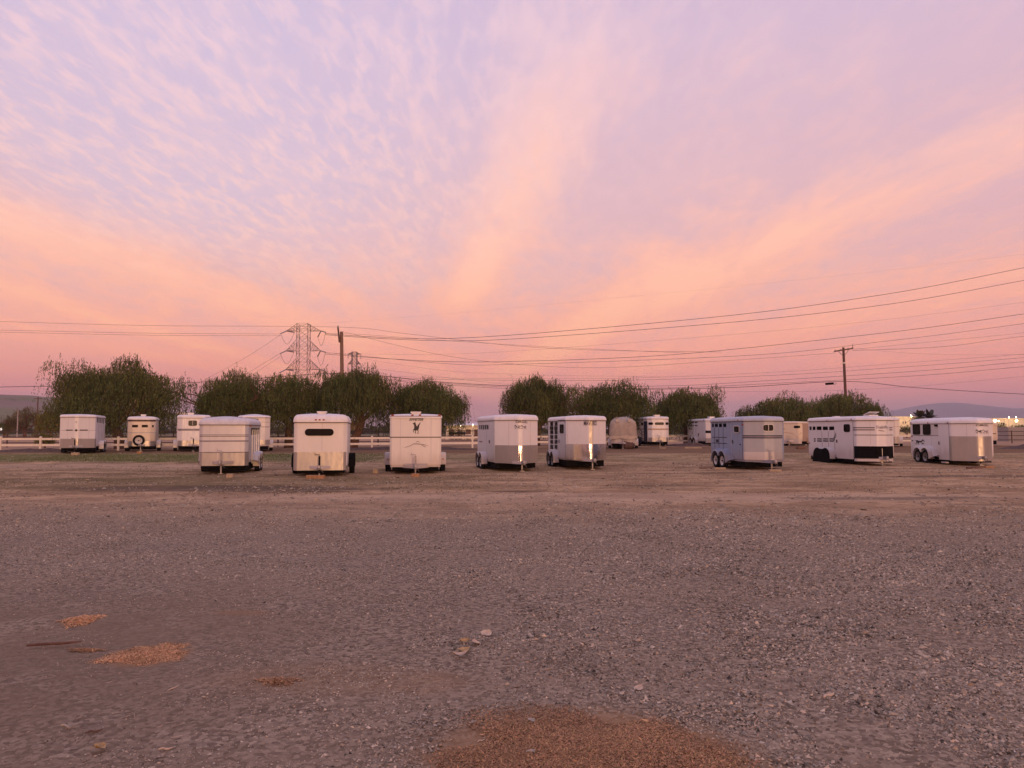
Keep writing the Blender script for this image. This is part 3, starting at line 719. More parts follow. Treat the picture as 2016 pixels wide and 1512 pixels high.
    def finish(s):
        W_, L, N, z0, z1 = s.W, s.L, s.N, s.z0, s.z1; hr, ins, crown = s.roof_p
        # walls as a grid with real openings
        S_ = sorted(set([round(k, 5) for k in s.S]+[round(k, 5) for h in s.holes for k in h[:2]])); S_ = [S_[0]]+[b_ for a_, b_ in zip(S_, S_[1:]) if b_-a_ > 1e-4]
        Z_ = sorted(set([z0, z1]+[k for h in s.holes for k in h[2:]])); vs_, fs_ = [], []
        for q in S_[:-1]:
            p = s.pos(q)
            for z in Z_: vs_.append((p[0], p[1], z))
        nz = len(Z_); ns = len(S_)-1
        for i in range(ns):
            sm = (S_[i]+S_[i+1])/2
            for j in range(nz-1):
                zm = (Z_[j]+Z_[j+1])/2
                if any(h[0] < sm < h[1] and h[2] < zm < h[3] for h in s.holes): continue
                i2 = (i+1) % ns; fs_.append((i*nz+j, i2*nz+j, i2*nz+j+1, i*nz+j+1))
        mk('body', vs_, fs_, s.body_mat, s.root, smooth=30)
        mk('floor', [(p[0], p[1], z0+.002) for p in s.P], [tuple(range(s.n))], 'interior', s.root)
        # roof: drip edge, rounded shoulder, crowned cap
        lev = [(-.03, .010), (-.03, .028), (.02, .030)]
        for k in range(1, 7):
            a = k/6*math.pi/2; lev.append((.02+(hr-.02)*math.sin(a), .03-(ins+.03)*(1-math.cos(a))))
        vs_, fs_ = [], []; n = s.n
        for dz_, o_ in lev:
            for i in range(n): p = s.P[i]+s.vn[i]*o_; vs_.append((p[0], p[1], z1+dz_))
        for k in range(len(lev)-1):
            for i in range(n): j = (i+1) % n; fs_.append((k*n+i, k*n+j, (k+1)*n+j, (k+1)*n+i))
        top = [s.P[i]+s.vn[i]*lev[-1][1] for i in range(n)]; cx = (min(q[0] for q in top)+max(q[0] for q in top))/2
        base_ = (len(lev)-1)*n
        for f_, hh in ((.62, .6), (.28, .92)):
            b0 = len(vs_)
            for q in top: vs_.append((cx+(q[0]-cx)*(1-(1-f_)*.35), q[1]*f_, z1+hr+crown*hh))
            for i in range(n): j = (i+1) % n; fs_.append((base_+i, base_+j, b0+j, b0+i))
            base_ = b0
        vs_.append((cx, 0, z1+hr+crown)); c0 = len(vs_)-1
        for i in range(n): fs_.append((base_+i, base_+(i+1) % n, c0))
        rf = mk('roof', vs_, fs_, s.roofmat, s.root, smooth=38)
        if s.trim: s.band('roof_trim', 0, s.S[-1]-1e-3, z1-.045, z1-.018, s.trim, .034, rf)
        s.roof = rf
        # sheet joints every metre or so, with a row of hinge straps low on the wall
        nst = max(6, int(s.S[-1]/1.15))
        for k in range(nst):
            q = (k+.37)/nst*s.S[-1]
            if any(h[0]-.05 < q < h[1]+.05 for h in s.holes): continue
            s.band('panel_joint', q-.007, q+.007, z0+.02, z1-.05, 'panel_seam', .005)
        # chassis rail under the walls, axle beam, rear doors
        s.band('frame_rail', 0, s.S[-1]-1e-3, z0-.085, z0-.002, s.rail, -.03, None, -.10)
        MB().box(-L+.08, -.05, -W_*.45, W_*.45, .12, z0-.03).build('underframe_shade_box', 'black_plastic', s.root)  # underframe box deepened and blackened to block light and darken the gap below
        q0 = 0.0; half = (s.S[np.argmin(abs(s.P[:,0]+L)+abs(s.P[:,1]+W_/2))])
        rw = W_-.16
        for k in (0, 1):
            a = .10+k*rw/2; d = s.band('rear_door', a, a+rw/2-.02, z0+.08, z1-.15, s.body_mat, .02)
            s.band('latch', a+rw/4-.05, a+rw/4+.05, z0+.9, z0+.96, 'steel_dark', .05, d)
        for sgn in (-1, 1): MB().box(-L-.03, -L+.02, sgn*(W_/2-.12)-.05, sgn*(W_/2-.12)+.05, z0+.0, z0+.10).build('tail_light', 'marker_red', s.root)
        # wheels and fenders
        xc = -L*s.wx; rad = s.wrad; pit = rad*2+.06
        xw = [xc+pit/2, xc-pit/2] if s.wk == 'tandem' else [xc]
        for sgn in (1, -1):
            yw = sgn*(W_/2+.13)
            for x in xw: add_wheel(s.root, x, yw, rad-.015, rad, .21, s.rim, 1 if sgn > 0 else -1)
            MB().tube([(xw[0], sgn*.3, rad), (xw[0], yw, rad)], .04, 8).build('axle', 'steel_dark', s.root)
            rf_ = rad+.075; prof = []
            if s.fender_kind == 'flat':
                zt = rad*2+.10
                prof = [(xw[0]+rf_+.10, .30), (xw[0]+rf_+.02, zt-.1), (xw[0]+rf_-.08, zt), (xw[-1]-rf_+.08, zt), (xw[-1]-rf_-.02, zt-.1), (xw[-1]-rf_-.10, .30)]
            else:
                for qi, x in enumerate(xw):
                    lim0, lim1 = 0, 180
                    if len(xw) == 2:
                        cut = math.degrees(math.acos(min(1, (pit/2)/rf_)))
                        lim0, lim1 = (0, 180-cut) if qi == 0 else (cut, 180)
                    for k in range(11):
                        a = R(lim0+(lim1-lim0)*k/10); prof.append((x+rf_*math.cos(a), rad+rf_*math.sin(a)))
                prof = [(prof[0][0]+.0, rad-.10)]+prof+[(prof[-1][0], rad-.10)]
            y_in, y_out = sgn*(W_/2-.01), sgn*(W_/2+.255)
            cxm = sum(p[0] for p in prof)/len(prof); vs_ = []
            for y_, sc in ((y_in, 0), (y_out, 0), (y_in, .018), (y_out, .018)):
                for x, z in prof: vs_.append((x+(x-cxm)*sc*.6, y_, z+sc))
            n_ = len(prof); fs_ = []
            for k in range(n_-1):
                for a, c in ((0, 1), (3, 2)): fs_.append((a*n_+k, a*n_+k+1, c*n_+k+1, c*n_+k))
                fs_.append((1*n_+k, 1*n_+k+1, 3*n_+k+1, 3*n_+k))
            lip = []
            fd = mk('fender', vs_, fs_, s.fmat, s.root, smooth=40)
            if s.fender_kind in ('skirt', 'lip'):
                # outer plate: arches cut in a panel that reaches forward and back to the frame
                dep = .05 if s.fender_kind == 'lip' else .16
                outer = []
                for x, z in prof: 
                    d_ = Vector((x-(xw[0] if x > xc else xw[-1]), z-rad)); d_.normalize(); outer.append((x+d_.x*dep*.6, z+max(0, d_.y)*dep*.45))
                if s.fender_kind == 'skirt': outer[0] = (prof[0][0]+.42, z0-.06); outer[1] = (prof[0][0]+.36, z0+.02); outer[2] = (prof[0][0]+.26, z0+.18); outer[-1] = (prof[-1][0]-.16, z0-.08); outer[-2] = (prof[-1][0]-.10, z0+.05)
                v2 = [(x, y_out+sgn*.004, z) for x, z in prof]+[(x, y_out+sgn*(.004 if s.fender_kind == 'lip' else -.02), z) for x, z in outer]
                mk('fender_plate', v2, [(k, k+1, n_+k+1, n_+k) if sgn > 0 else (k+1, k, n_+k, n_+k+1) for k in range(n_-1)], s.fmat, fd)
                if s.fender_kind == 'skirt':
                    v3 = [(x, y_out-sgn*.02, z) for x, z in outer]+[(x, y_in, min(z+.05, z0+.6)) for x, z in outer]
                    mk('fender_top', v3, [(k, k+1, n_+k+1, n_+k) for k in range(n_-1)], s.fmat, fd)
        # tongue, coupler, jack, safety chain
        if s.tongue:
            tx = N+s.tongue; zt = z0-.06
            for sgn in (-1, 1): MB().beam((-.25, sgn*W_*.30, zt), (tx-.18, sgn*.045, zt), .075, .11).build('tongue_beam', s.rail, s.root)
            MB().box(tx-.30, tx-.02, -.06, .06, zt-.06, zt+.07).lathe([(.0,.10),(.06,.08),(.07,.0),(.05,-.07)], 10, 'z', (tx+.02, 0, zt)).build('coupler', 'steel_grey', s.root)
            MB().tube([(tx-.30, .05, zt-.02), (tx-.15, .16, zt-.20), (tx-.02, .10, zt-.12), (tx+.03, .03, zt-.02)], .012, 6).build('safety_chain', 'steel_dark', s.root)
            if s.jack:
                jx = tx-.36; jm = s.jackmat
                j = MB().tube([(jx, 0, .12), (jx, 0, zt+.42)], .034, 10).build('jack', jm, s.root)
                MB().tube([(jx, 0, .05), (jx, 0, .30)], .024, 8).box(jx-.09, jx+.09, -.09, .09, .03, .05).build('jack_foot', 'steel_grey', j)
                MB().tube([(jx, 0, zt+.42), (jx, 0, zt+.47), (jx, -.16, zt+.47), (jx, -.16, zt+.55)], .012, 6).build('jack_handle', jm, j)
        return s
    def vent(s, x, y, mat='roof_white', w_=.36, h=.10, open_=False):
        z = s.z1+s.roof_p[0]+s.roof_p[2]*.7
        b_ = MB().box(x-w_/2, x+w_/2, y-w_/2, y+w_/2, z-.04, z+h*.45).build('roof_vent', mat, s.root)
        if open_: MB().add([(x-w_/2-.03, y-w_/2-.03, z+h*.5), (x+w_/2+.03, y-w_/2-.03, z+h*1.7), (x+w_/2+.03, y+w_/2+.03, z+h*1.7), (x-w_/2-.03, y+w_/2+.03, z+h*.5), (x-w_/2-.03, y-w_/2-.03, z+h*.3), (x+w_/2+.03, y-w_/2-.03, z+h*1.5), (x+w_/2+.03, y+w_/2+.03, z+h*1.5), (x-w_/2-.03, y+w_/2+.03, z+h*.3)], [(0,1,2,3),(7,6,5,4),(0,4,5,1),(1,5,6,2),(2,6,7,3),(3,7,4,0)]).build('vent_lid', mat, b_)
        else: MB().box(x-w_/2-.03, x+w_/2+.03, y-w_/2-.03, y+w_/2+.03, z+h*.45, z+h).build('vent_lid', mat, b_)

def full(t_, v0, v1, mat, off, name, u0, u1):
    return t_.pband(name, u0, v0, u1, v1, mat, off)

# ---- front row, left to right
T1 = Trailer('silver stock trailer with big rounded roof and grey bands, leftmost of the front row', -11.37, 29.96, -77.9, 1.85, 4.0, .12, .80, .10, .10, .52, 1.96,
             'silver_paint', (.27, .28, .05), 'roof_grey', 'trim_brown', .80, True, 'tandem', 'skirt', 'silver_paint', 'rim_white', rail='lightgrey_paint')
a = T1.rect(494, 842, 511, 850)
for k in range(4):
    q0 = a[0]+(a[1]-a[0])*(k/4)+.05; q1 = a[0]+(a[1]-a[0])*((k+1)/4)-.05; T1.holes.append((q0, q1, T1.z1-.42, T1.z1-.14))
a2 = T1.S[-1]
# matching openings on the far side
mir = lambda tr, h: (tr.S[2]*0+0, 0, 0, 0)
T1.finish()
T1.line(393, 489, 856.2, 'stripe_grey', .03); T1.line(393, 489, 859, 'seam', .025); T1.pband('stripe', 393, 867, 489, 869.6, 'stripe_grey', .008)
T1.pband('rock_guard', 392.8, 890.5, 489, 917, 'dull_aluminium', .008); T1.line(393, 489, 890.6, 'seam', .03, .014)
T1.vline(428.7, 892, 917, 'silver_paint', .06, .02, 'guard_rib')
for u_ in (496, 500.5, 504.5, 508.5): T1.vline(u_, 846, 912, 'silver_paint', .06, .035, 'side_rib')
T1.marker(493, 839, 'marker_amber', .04)

T2 = Trailer('white trailer with one wide dark front window and round black fenders', -7.20, 28.53, -79.9, 1.95, 3.6, .10, .85, .10, .12, .40, 2.04,
             'warm_white_paint', (.27, .16, .05), 'roof_white', 'trim_brown', .62, True, 'single', 'round', 'black_plastic', 'rim_grey', wrad=.36, jackmat='black_paint')
T2.finish()
T2.window(600.3, 844.2, 656.9, 857.8, .13)
T2.pband('rock_guard', 578.2, 890, 683.5, 926, 'aluminium', .008)
a = T2.rect(681.6, 832, 683.6, 924); T2.band('corner_trim', a[0], a[1], T2.z0, T2.z1-.06, 'roof_white', .016)
for u_ in (622, 629.4, 637.3): T2.marker(u_, 826.5, 'marker_red', .035)
T2.vent(-.35, 0.02, 'roof_white', .30, .09); T2.vent(-.9, 0.02, 'black_plastic', .22, .12)

T3 = Trailer('flat-fronted white trailer with a prancing horse emblem and square fenders', -3.81, 30.01, -82.7, 2.02, 4.0, .06, .93, .05, .05, .36, 2.23,
             'warm_white_paint', (.11, .10, .04), 'roof_white', None, .75, True, 'tandem', 'flat', 'lightgrey_paint', 'rim_white', rail='lightgrey_paint')
T3.finish()
T3.band('roof_trim', *T3.rect(768.5, 818.5, 867.5, 820.2), 'stripe_grey', .03)
T3.vent(-.25, 0, 'roof_white', .36, .09)
for u_ in (773.4, 812, 826.8, 865): T3.marker(u_, 817.2, 'marker_red', .04)
T3.text('Silverlite', 805.5, 820.8, 833.3, 828.2, 'logo_ink', .35, .012, .02); T3.logo(PRANCE, 812.3, 830.5, 828.3, 854.3)
T3.line(768, 868, 860.7, 'stripe_dark', .035, .012)
sw = [(0,.05),(.12,.02),(.30,.35),(.42,.72),(.60,.70),(.80,.55),(1,.25),(.80,.40),(.60,.55),(.42,.56),(.32,.28),(.14,-.05)]
T3.logo(sw, 792, 870, 845, 880.5, 'logo_grey', name='swoosh'); T3.logo([(.0,.0),(.3,.95),(.55,1.0),(1,.0),(.5,.7)], 818, 868.5, 828, 871.5, 'logo_grey', name='swoosh')
T3.logo([(0,1),(.5,.62),(1,.02),(.6,.2),(.2,.62)], 829, 876, 840, 880.8, 'logo_grey', name='swoosh')
T3.pband('step_plate', 795, 912.5, 842, 918, 'grey_paint', .03)
for sgn in (1, -1): MB().box(-T3.L*.6+.83, -T3.L*.6+.87, sgn*1.14-.035, sgn*1.14+.035, .50, .55).build('marker_light', 'marker_amber', T3.root)

T4 = Trailer('white slant trailer with grey lower nose and one bright corner strip, lettered CIRCLE J', .18, 32.33, -76.8, 1.9, 3.9, .75, .10, .10, .10, .44, 2.17,
             'white_paint', (.20, .14, .04), 'roof_white', 'seam', .62, True, 'tandem', 'round', 'white_paint', 'rim_white')
for u0, u1 in ((943.5, 945.3), (946.6, 948.8), (950.3, 953), (954.4, 957.2), (958.6, 961.6)): T4.hole(u0, 836.6, u1, 845.4)
T4.finish()
T4.door(964.2, 829.5, 972.6, 904, 'white_paint', True)
T4.pband('rock_guard', 974.5, 876.8, 1058.3, 912.5, 'dull_aluminium', .010)
a = T4.rect(1020.5, 878, 1026.5, 911); T4.band('corner_strip', a[0]-.02, a[1]+.02, a[2], a[3], 'mirror_steel', .016)
T4.text('CIRCLE J', 1015.5, 828.2, 1037, 833.8, 'stripe_dark', 0, .02, .02); T4.logo(RUN_HORSE, 1012.6, 836, 1024, 845.2); T4.logo(RUN_HORSE, 1023, 836.5, 1036.5, 845.6, 'logo_grey')
T4.pband('small_lettering_plate', 943.5, 868, 949.5, 870.6, 'logo_grey', .008)

T5 = Trailer('white V-nosed trailer with polished mirror steel lower nose, lettered MAVERICK', 3.30, 33.82, -80.1, 1.85, 3.6, .75, .10, .12, .10, .48, 2.18,
             'white_paint', (.17, .12, .04), 'roof_white', 'trim_brown', .62, True, 'tandem', 'round', 'white_paint', 'rim_grey')
for u0, u1 in ((1083.2, 1089.4), (1091.8, 1097.8)):
    for v0, v1 in ((830.6, 838.6), (847, 855), (856.4, 864.5), (866, 874), (875.5, 884)): T5.hole(u0, v0, u1, v1)
# matching openings on the other side
for h in list(T5.holes):
    pm = T5.pos((h[0]+h[1])/2); wv = (h[1]-h[0])/2
    sl = [k for k in np.linspace(0, T5.S[-1], 4000) if abs(T5.pos(k)[1]-T5.W/2) < 1e-3 and abs(T5.pos(k)[0]-pm[0]) < .02]
    if sl: T5.holes.append((sl[len(sl)//2]-wv, sl[len(sl)//2]+wv, h[2], h[3]))
T5.finish()
for u0, u1 in ((1083.2, 1089.4), (1091.8, 1097.8)): T5.pband('vent_panel', u0, 839, u1, 846.4, 'tinted_glass', .02)
d = T5.door(1101.3, 829.6, 1112.6, 902, 'white_paint', True); T5.window(1103.3, 835.5, 1110.4, 853, .07, 'black_plastic', False, 'door_window')
T5.pband('rock_guard', 1114.2, 874.2, 1192.6, 906.5, 'mirror_steel', .010)
a = T5.rect(1160, 828, 1166.5, 874); T5.band('corner_strip', a[0], a[1], a[2], T5.z1-.06, 'aluminium', .010)
T5.text('MAVERICK', 1150, 828.6, 1174.5, 837.4, 'stripe_dark', 0, .01, .024)
T5.pband('awning_rail', 1101, 826.8, 1112.8, 828.3, 'trim_brown', .05)

T6 = Trailer('faded grey-blue trailer with a sliding nose window, alone between two gaps', 10.59, 31.88, -83.0, 1.78, 3.65, .50, .22, .16, .12, .42, 2.06,
             'greyblue_paint', (.16, .12, .04), 'roof_greyblue', 'stripe_dark', .50, True, 'tandem', 'skirt', 'greyblue_paint', 'rim_white', rail='greyblue_paint')
for u0, u1 in ((1402, 1405.6), (1407.4, 1413.2), (1415.4, 1421.4), (1423.6, 1429.8)): T6.hole(u0, 833.8, u1, 840.8)
T6.finish()
T6.line(1402, 1431, 861, 'navy_paint', .03); T6.line(1402, 1431, 872.6, 'navy_paint', .03)
for u_ in (1407, 1415.3, 1424): T6.vline(u_, 842, 886, 'navy_paint', .022)
T6.pband('sticker', 1409.8, 865, 1414.6, 870.4, 'navy_paint', .008)
T6.door(1442.3, 829.8, 1461.6, 904, 'greyblue_paint', True); T6.window(1445.8, 838, 1456.8, 852.4, .09, 'lightgrey_paint', False, 'door_window')
T6.pband('nose_panel', 1464, 829, 1540, 857, 'grey_paint', .006); T6.pband('nose_panel', 1464, 863.2, 1540, 905, 'grey_paint', .006)
T6.window(1501.5, 835, 1523.2, 849.6, .10, 'lightgrey_paint', True, lift=.006)
T6.pband('stripe', 1463, 857, 1540, 858.6, 'navy_paint', .012); T6.pband('stripe', 1463, 858.6, 1540, 861.4, 'stripe_grey', .009); T6.pband('stripe', 1463, 861.4, 1540, 863, 'navy_paint', .012)
T6.pband('rock_guard', 1464.5, 890, 1524, 905.6, 'lightgrey_paint', .016)
T6.marker(1462.6, 836, 'marker_red', .035); T6.marker(1454, 827.5, 'marker_amber', .04); T6.marker(1458.3, 875, 'black_paint', .03, 'latch')

T7 = Trailer('long white trailer with black lower nose, dark double stripes and black wheel cover', 16.16, 33.78, -83.2, 1.80, 4.2, .5, .22, .16, .14, .40, 2.02,
             'white_paint', (.14, .10, .05), 'roof_white', 'trim_brown', .34, True, 'tandem', 'lip', 'white_paint', 'rim_grey', jackmat='vinyl_white')
SL7 = ((1593.6, 1598), (1600, 1605.6), (1607.8, 1617.4), (1620, 1629.8), (1632.4, 1642.4))
for u0, u1 in SL7: T7.hole(u0, 839.6, u1, 846.8)
T7.finish()
for v0, v1 in ((841.2, 843), (845.4, 847.2)):
    T7.pband('stripe', 1650, v0, 1722, v1, 'stripe_dark', .010); T7.pband('stripe', 1750.5, v0, 1756.5, v1, 'stripe_dark', .010)
for v0, v1 in ((863, 865.2), (867, 869.4)):
    for u0, u1 in ((1602.4, 1605.8), (1609, 1617.6), (1620.8, 1630), (1633.2, 1641)): T7.pband('stripe', u0, v0, u1, v1, 'navy_paint', .010)
for du in (0, 4.2):
    a, c = T7.hit(1640.5+du*.2, 866+du*.6), T7.hit(1650.5+du*.2, 842+du*.95)
    T7.poly('stripe', [(a[0]-.02, a[1]), (a[0]+.02, a[1]), (c[0]+.02, c[1]), (c[0]-.02, c[1])], 'navy_paint', .010)
T7.door(1647, 828.8, 1680, 903, 'white_paint', True); T7.window(1662.3, 835.2, 1674, 850.4, .10, 'black_plastic', False, 'door_window')
T7.text('TrailsWest', 1724.5, 838, 1748.5, 843.8, 'stripe_grey', .25, .01, .02); T7.logo([(0,.35),(.3,.05),(.6,0),(1,.3),(.85,.55),(.5,.28),(.15,.6)], 1728, 844.6, 1747, 849.2, 'logo_grey', name='emblem')
T7.logo([(.0,.0),(.35,1),(.9,1),(.5,.35)], 1743, 829.5, 1749, 839, 'lightgrey_paint', name='emblem')
T7.line(1682, 1757.5, 856.5, 'stripe_dark', .03); T7.pband('rock_guard', 1682, 878.6, 1758, 902.4, 'black_plastic', .012)
T7.pband('guard_edge', 1682, 876.4, 1758, 878.5, 'roof_white', .014); T7.pband('lower_rail', 1683, 903.6, 1757.5, 908.6, 'white_paint', .02)
for u_, v_ in ((1629, 828.8), (1677, 825.8)): T7.marker(u_, v_, 'marker_red', .035)
T7.marker(1594.2, 872, 'marker_red', .03)
for u0, u1 in SL7[2:]: T7.vline(u1+1.1, 849, 886, 'seam', .02)
T7.vent(-.25, 0, 'roof_white', .42, .11, True); T7.vent(-3.3, .1, 'roof_white', .2, .05)
sgnc = -1
xcv = -T7.L*.6; cov = [(xcv+.76, .02), (xcv+.74, .34)]
for k in range(9): a = R(10+(118-10)*k/8); cov.append((xcv+.36+.37*math.cos(a), .33+.40*math.sin(a)))
for k in range(9): a = R(62+(170-62)*k/8); cov.append((xcv-.36+.37*math.cos(a), .33+.40*math.sin(a)))
cov += [(xcv-.74, .34), (xcv-.78, .02)]
yc_ = -(T7.W/2+.265); nn = len(cov)
vs_ = [(x, yc_-.02*(1-z), z) for x, z in cov]+[(x, yc_+.03, z) for x, z in cov]
tr_ = [tuple(q) for q in tessellate_polygon([[Vector((x, z, 0)) for x, z in cov]])]
mk('wheel_cover', vs_, tr_+[(k, (k+1) % nn, nn+(k+1) % nn, nn+k) for k in range(nn)], 'black_plastic', T7.root)

T8 = Trailer('white trailer with two dark side windows and tall aluminium nose guard, rightmost in front', 20.53, 33.87, -93.0, 1.86, 3.8, .68, .14, .22, .16, .42, 1.89,
             'white_paint', (.22, .20, .04), 'roof_white', 'seam', .32, True, 'tandem', 'skirt', 'white_paint', 'rim_grey', jackmat='black_paint', rail='white_paint')
T8.finish()
T8.pband('window_panel', 1796.5, 834, 1847, 857, 'lightgrey_paint', .004); T8.line(1796.5, 1847.5, 857.3, 'seam', .025, .009)
T8.window(1797.6, 835.4, 1811.8, 855.4, .10); T8.window(1817.5, 835.4, 1832.4, 856, .10)
T8.pband('tie_hook', 1841.5, 835.8, 1846.5, 839.6, 'black_plastic', .06)
T8.door(1848.3, 834.2, 1869, 905, 'white_paint', True)
T8.logo(RUN_HORSE, 1802, 864.5, 1821, 876, 'logo_ink', True); T8.pband('emblem', 1804, 880.8, 1815, 882.2, 'logo_grey', .008)
T8.text('CIRCLE J', 1921.5, 835.2, 1944, 840, 'stripe_dark', 0, .02, .022); T8.logo(RUN_HORSE, 1920.5, 845, 1933, 854.4); T8.logo(RUN_HORSE, 1931, 845.4, 1945.4, 854.6, 'logo_grey')
T8.pband('rock_guard', 1870, 859, 1952.4, 908, 'aluminium', .010)
for u_ in (1794.5, 1828, 1867): T8.marker(u_, 832.6, 'marker_red', .04)
T8.marker(1796, 859, 'marker_red', .035); T8.marker(1797.2, 867.5, 'black_paint', .03, 'latch')
T8.pband('step', 1858, 909, 1868, 911.5, 'lightgrey_paint', .12)

# ---- back row
B1 = Trailer('white trailer with a dark diamond and bars on the front, leftmost of the back row', -26.35, 46.0, -68.9, 1.9, 4.2, .5, .10, .12, .10, .50, 2.22, 'white_paint', (.13, .12, .04), 'roof_white', 'seam', .75, True, 'tandem', 'round', 'white_paint', 'rim_grey', jackmat='black_paint')
for k in range(5):
    u0 = 191+k*3.05; B1.hole(u0, 822.6+k*.5, u0+1.7, 832+k*.5)
B1.finish()
B1.logo([(0,.5),(.5,1),(1,.5),(.5,0)], 146.6, 844.4, 153.4, 849.8, 'logo_ink'); B1.pband('emblem', 130, 845.8, 143.2, 847.8, 'logo_ink', .01); B1.pband('emblem', 157, 845.8, 172.6, 847.8, 'logo_ink', .01)
B1.logo([(0,1),(1,1),(.5,0)], 148.5, 830, 152, 832.6, 'logo_grey'); B1.line(119, 188, 847, 'seam', .015, .004)
B1.pband('rock_guard', 118.6, 863.8, 188.6, 882, 'aluminium', .012)
for u_ in (193.5, 196.6, 199.6, 202.6): B1.vline(u_, 834, 876, 'seam', .03)
B2 = Trailer('small old cream trailer with a white-rimmed spare wheel on its rounded front', -24.57, 50.30, -68.1, 1.7, 3.2, .25, .55, .25, .25, .48, 2.12, 'cream_paint', (.18, .14, .04), 'roof_white', 'trim_brown', .5, True, 'tandem', 'round', 'white_paint', 'rim_grey')
for u0, u1 in ((260, 271.5), (279.2, 291)): B2.hole(u0, 836.4, u1, 841.4)
B2.finish()
B2.pband('stripe', 252.5, 826.4, 306, 829.8, 'trim_brown', .02); B2.pband('stripe', 253, 851.2, 306, 852.6, 'grey_paint', .01)
B2.window(298, 836, 303.2, 841.8, .02, 'cream_paint'); B2.pband('rock_guard', 253, 868.5, 305.5, 878.5, 'dull_aluminium', .01)
h = B2.hit(273.5, 867); pp = B2.pos(h[0], .13); wv = add_wheel(B2.root, pp[0], pp[1], h[1], .36, .19, 'rim_white', 1, (0, 0, R(-90))); wv.name = 'spare_wheel'
B2.vent(-1.2, 0, 'roof_white', .25, .14)
B3 = Trailer('white trailer with one small dark front window behind the silver stock trailer, grey lower front', -20.91, 49.81, -67.2, 2.0, 4.2, .25, .7, .12, .10, .48, 2.23, 'white_paint', (.17, .12, .04), 'roof_white', 'seam', .5, True, 'tandem', 'round', 'white_paint', 'rim_grey', jackmat='black_paint')
B3.finish()
B3.window(371, 828, 387.6, 838.2, .08, 'black_plastic', True); B3.pband('stripe', 349.8, 844, 412, 848, 'stripe_grey', .01); B3.pband('rock_guard', 349.8, 867.4, 412, 878, 'dull_aluminium', .01); B3.vent(-.4, -.2, 'roof_white', .34, .12)
B4 = Trailer('cream trailer with arched roof half hidden behind the silver stock trailer', -17.02, 50.06, -71.2, 2.0, 4.2, .25, .7, .12, .10, .45, 2.26, 'warm_white_paint', (.12, .25, .10), 'roof_white', 'trim_brown', .5, True, 'tandem', 'round', 'white_paint', 'rim_grey')
B4.finish(); B4.line(470, 531, 840.4, 'trim_brown', .03); B4.line(470, 531, 831, 'logo_grey', .02); B4.pband('rock_guard', 470, 866, 531, 875.6, 'aluminium', .01)
B6 = Trailer('white trailer with three dark front windows and a navy open side door', 11.86, 61.67, -83.8, 1.82, 3.8, .35, .6, .14, .10, .48, 2.25, 'white_paint', (.16, .12, .04), 'roof_white', 'seam', .55, True, 'tandem', 'round', 'navy_paint', 'rim_white')
B6.finish()
for u0, u1 in ((1276.6, 1285.6), (1289.2, 1307), (1310, 1315.4)): B6.window(u0, 831.4, u1, 836.4, .09)
B6.window(1250.4, 832, 1257, 840, .02, 'seam', name='side_window'); B6.window(1262.6, 831.6, 1266.4, 837.4, .03, 'seam', name='side_window')
B6.pband('stripe', 1250, 844, 1274, 845.4, 'navy_paint', .01); B6.pband('stripe', 1275.5, 843.6, 1315.5, 846.4, 'tan_paint', .008)
B6.pband('door', 1269.6, 829.4, 1274.6, 868.6, 'navy_paint', .10); B6.pband('rock_guard', 1276.5, 861.4, 1315.6, 869.6, 'dull_aluminium', .01)
for v_ in (850.5, 855.5, 863.5, 868): B6.pband('ladder_rung', 1264.2, v_-.4, 1269, v_+.4, 'navy_paint', .05)
for u_ in (1264.2, 1269): B6.vline(u_, 846.5, 870, 'navy_paint', .03, .05, 'ladder_rail')
B6.vent(.0, -.1, 'roof_white', .4, .12)
B7 = Trailer('white stock trailer with black nose band, behind the grey-blue trailer', 17.01, 63.20, -81.4, 1.85, 4.0, .5, .2, .14, .10, .48, 2.12, 'white_paint', (.15, .12, .04), 'roof_white', 'seam', .5, True, 'tandem', 'lip', 'white_paint', 'rim_white')
for u0, u1 in ((1354.4, 1360), (1361.3, 1366.2), (1367.8, 1373)):
    B7.hole(u0, 830.4, u1, 832.6); B7.hole(u0, 836.8, u1, 838.8)
B7.finish(); B7.pband('stripe', 1389, 847.6, 1427, 852.8, 'black_paint', .012); B7.pband('rock_guard', 1389, 863, 1427, 872, 'dull_aluminium', .01); B7.vent(-1.0, 0, 'roof_white', .4, .16)
for u_ in (1360.6, 1367.1, 1374): B7.vline(u_, 834, 866, 'white_paint', .06, .03, 'side_rib')
B7.marker(1386, 827.2, 'marker_red', .04); B7.pband('door_latch', 1375, 853, 1376, 858, 'steel_dark', .04)
B8 = Trailer('cream trailer with pinstriped front and tan side between the grey-blue and black-nosed trailers', 23.12, 63.01, -126.0, 1.9, 3.6, .2, .7, .12, .10, .48, 1.90, 'cream_paint', (.13, .10, .03), 'cream_paint', 'tan_paint', .5, True, 'tandem', 'lip', 'tan_paint', 'rim_white')
B8.finish(); B8.window(1563, 838, 1575.2, 842.9, .08, 'black_plastic'); B8.pband('rock_guard', 1542, 864.2, 1578.4, 873.6, 'lightgrey_paint', .01)
for pts in (((1542, 851.6), (1552, 852), (1560, 853.4), (1566, 857), (1570, 862.6)), ((1570, 862.6), (1572, 856.6), (1575, 853.2), (1578, 852))):
    for p0, p1 in zip(pts, pts[1:]):
        a, c = B8.hit(*p0), B8.hit(*p1)
        if a and c: B8.poly('pinstripe', [(a[0], a[1]-.02), (c[0], c[1]-.02), (c[0], c[1]+.02), (a[0], a[1]+.02)], 'tan_paint', .01)
B8.pband('side_panel', 1580.4, 834.4, 1601, 868, 'tan_paint', .01); B8.marker(1543.4, 844, 'tan_paint', .06, 'emblem')
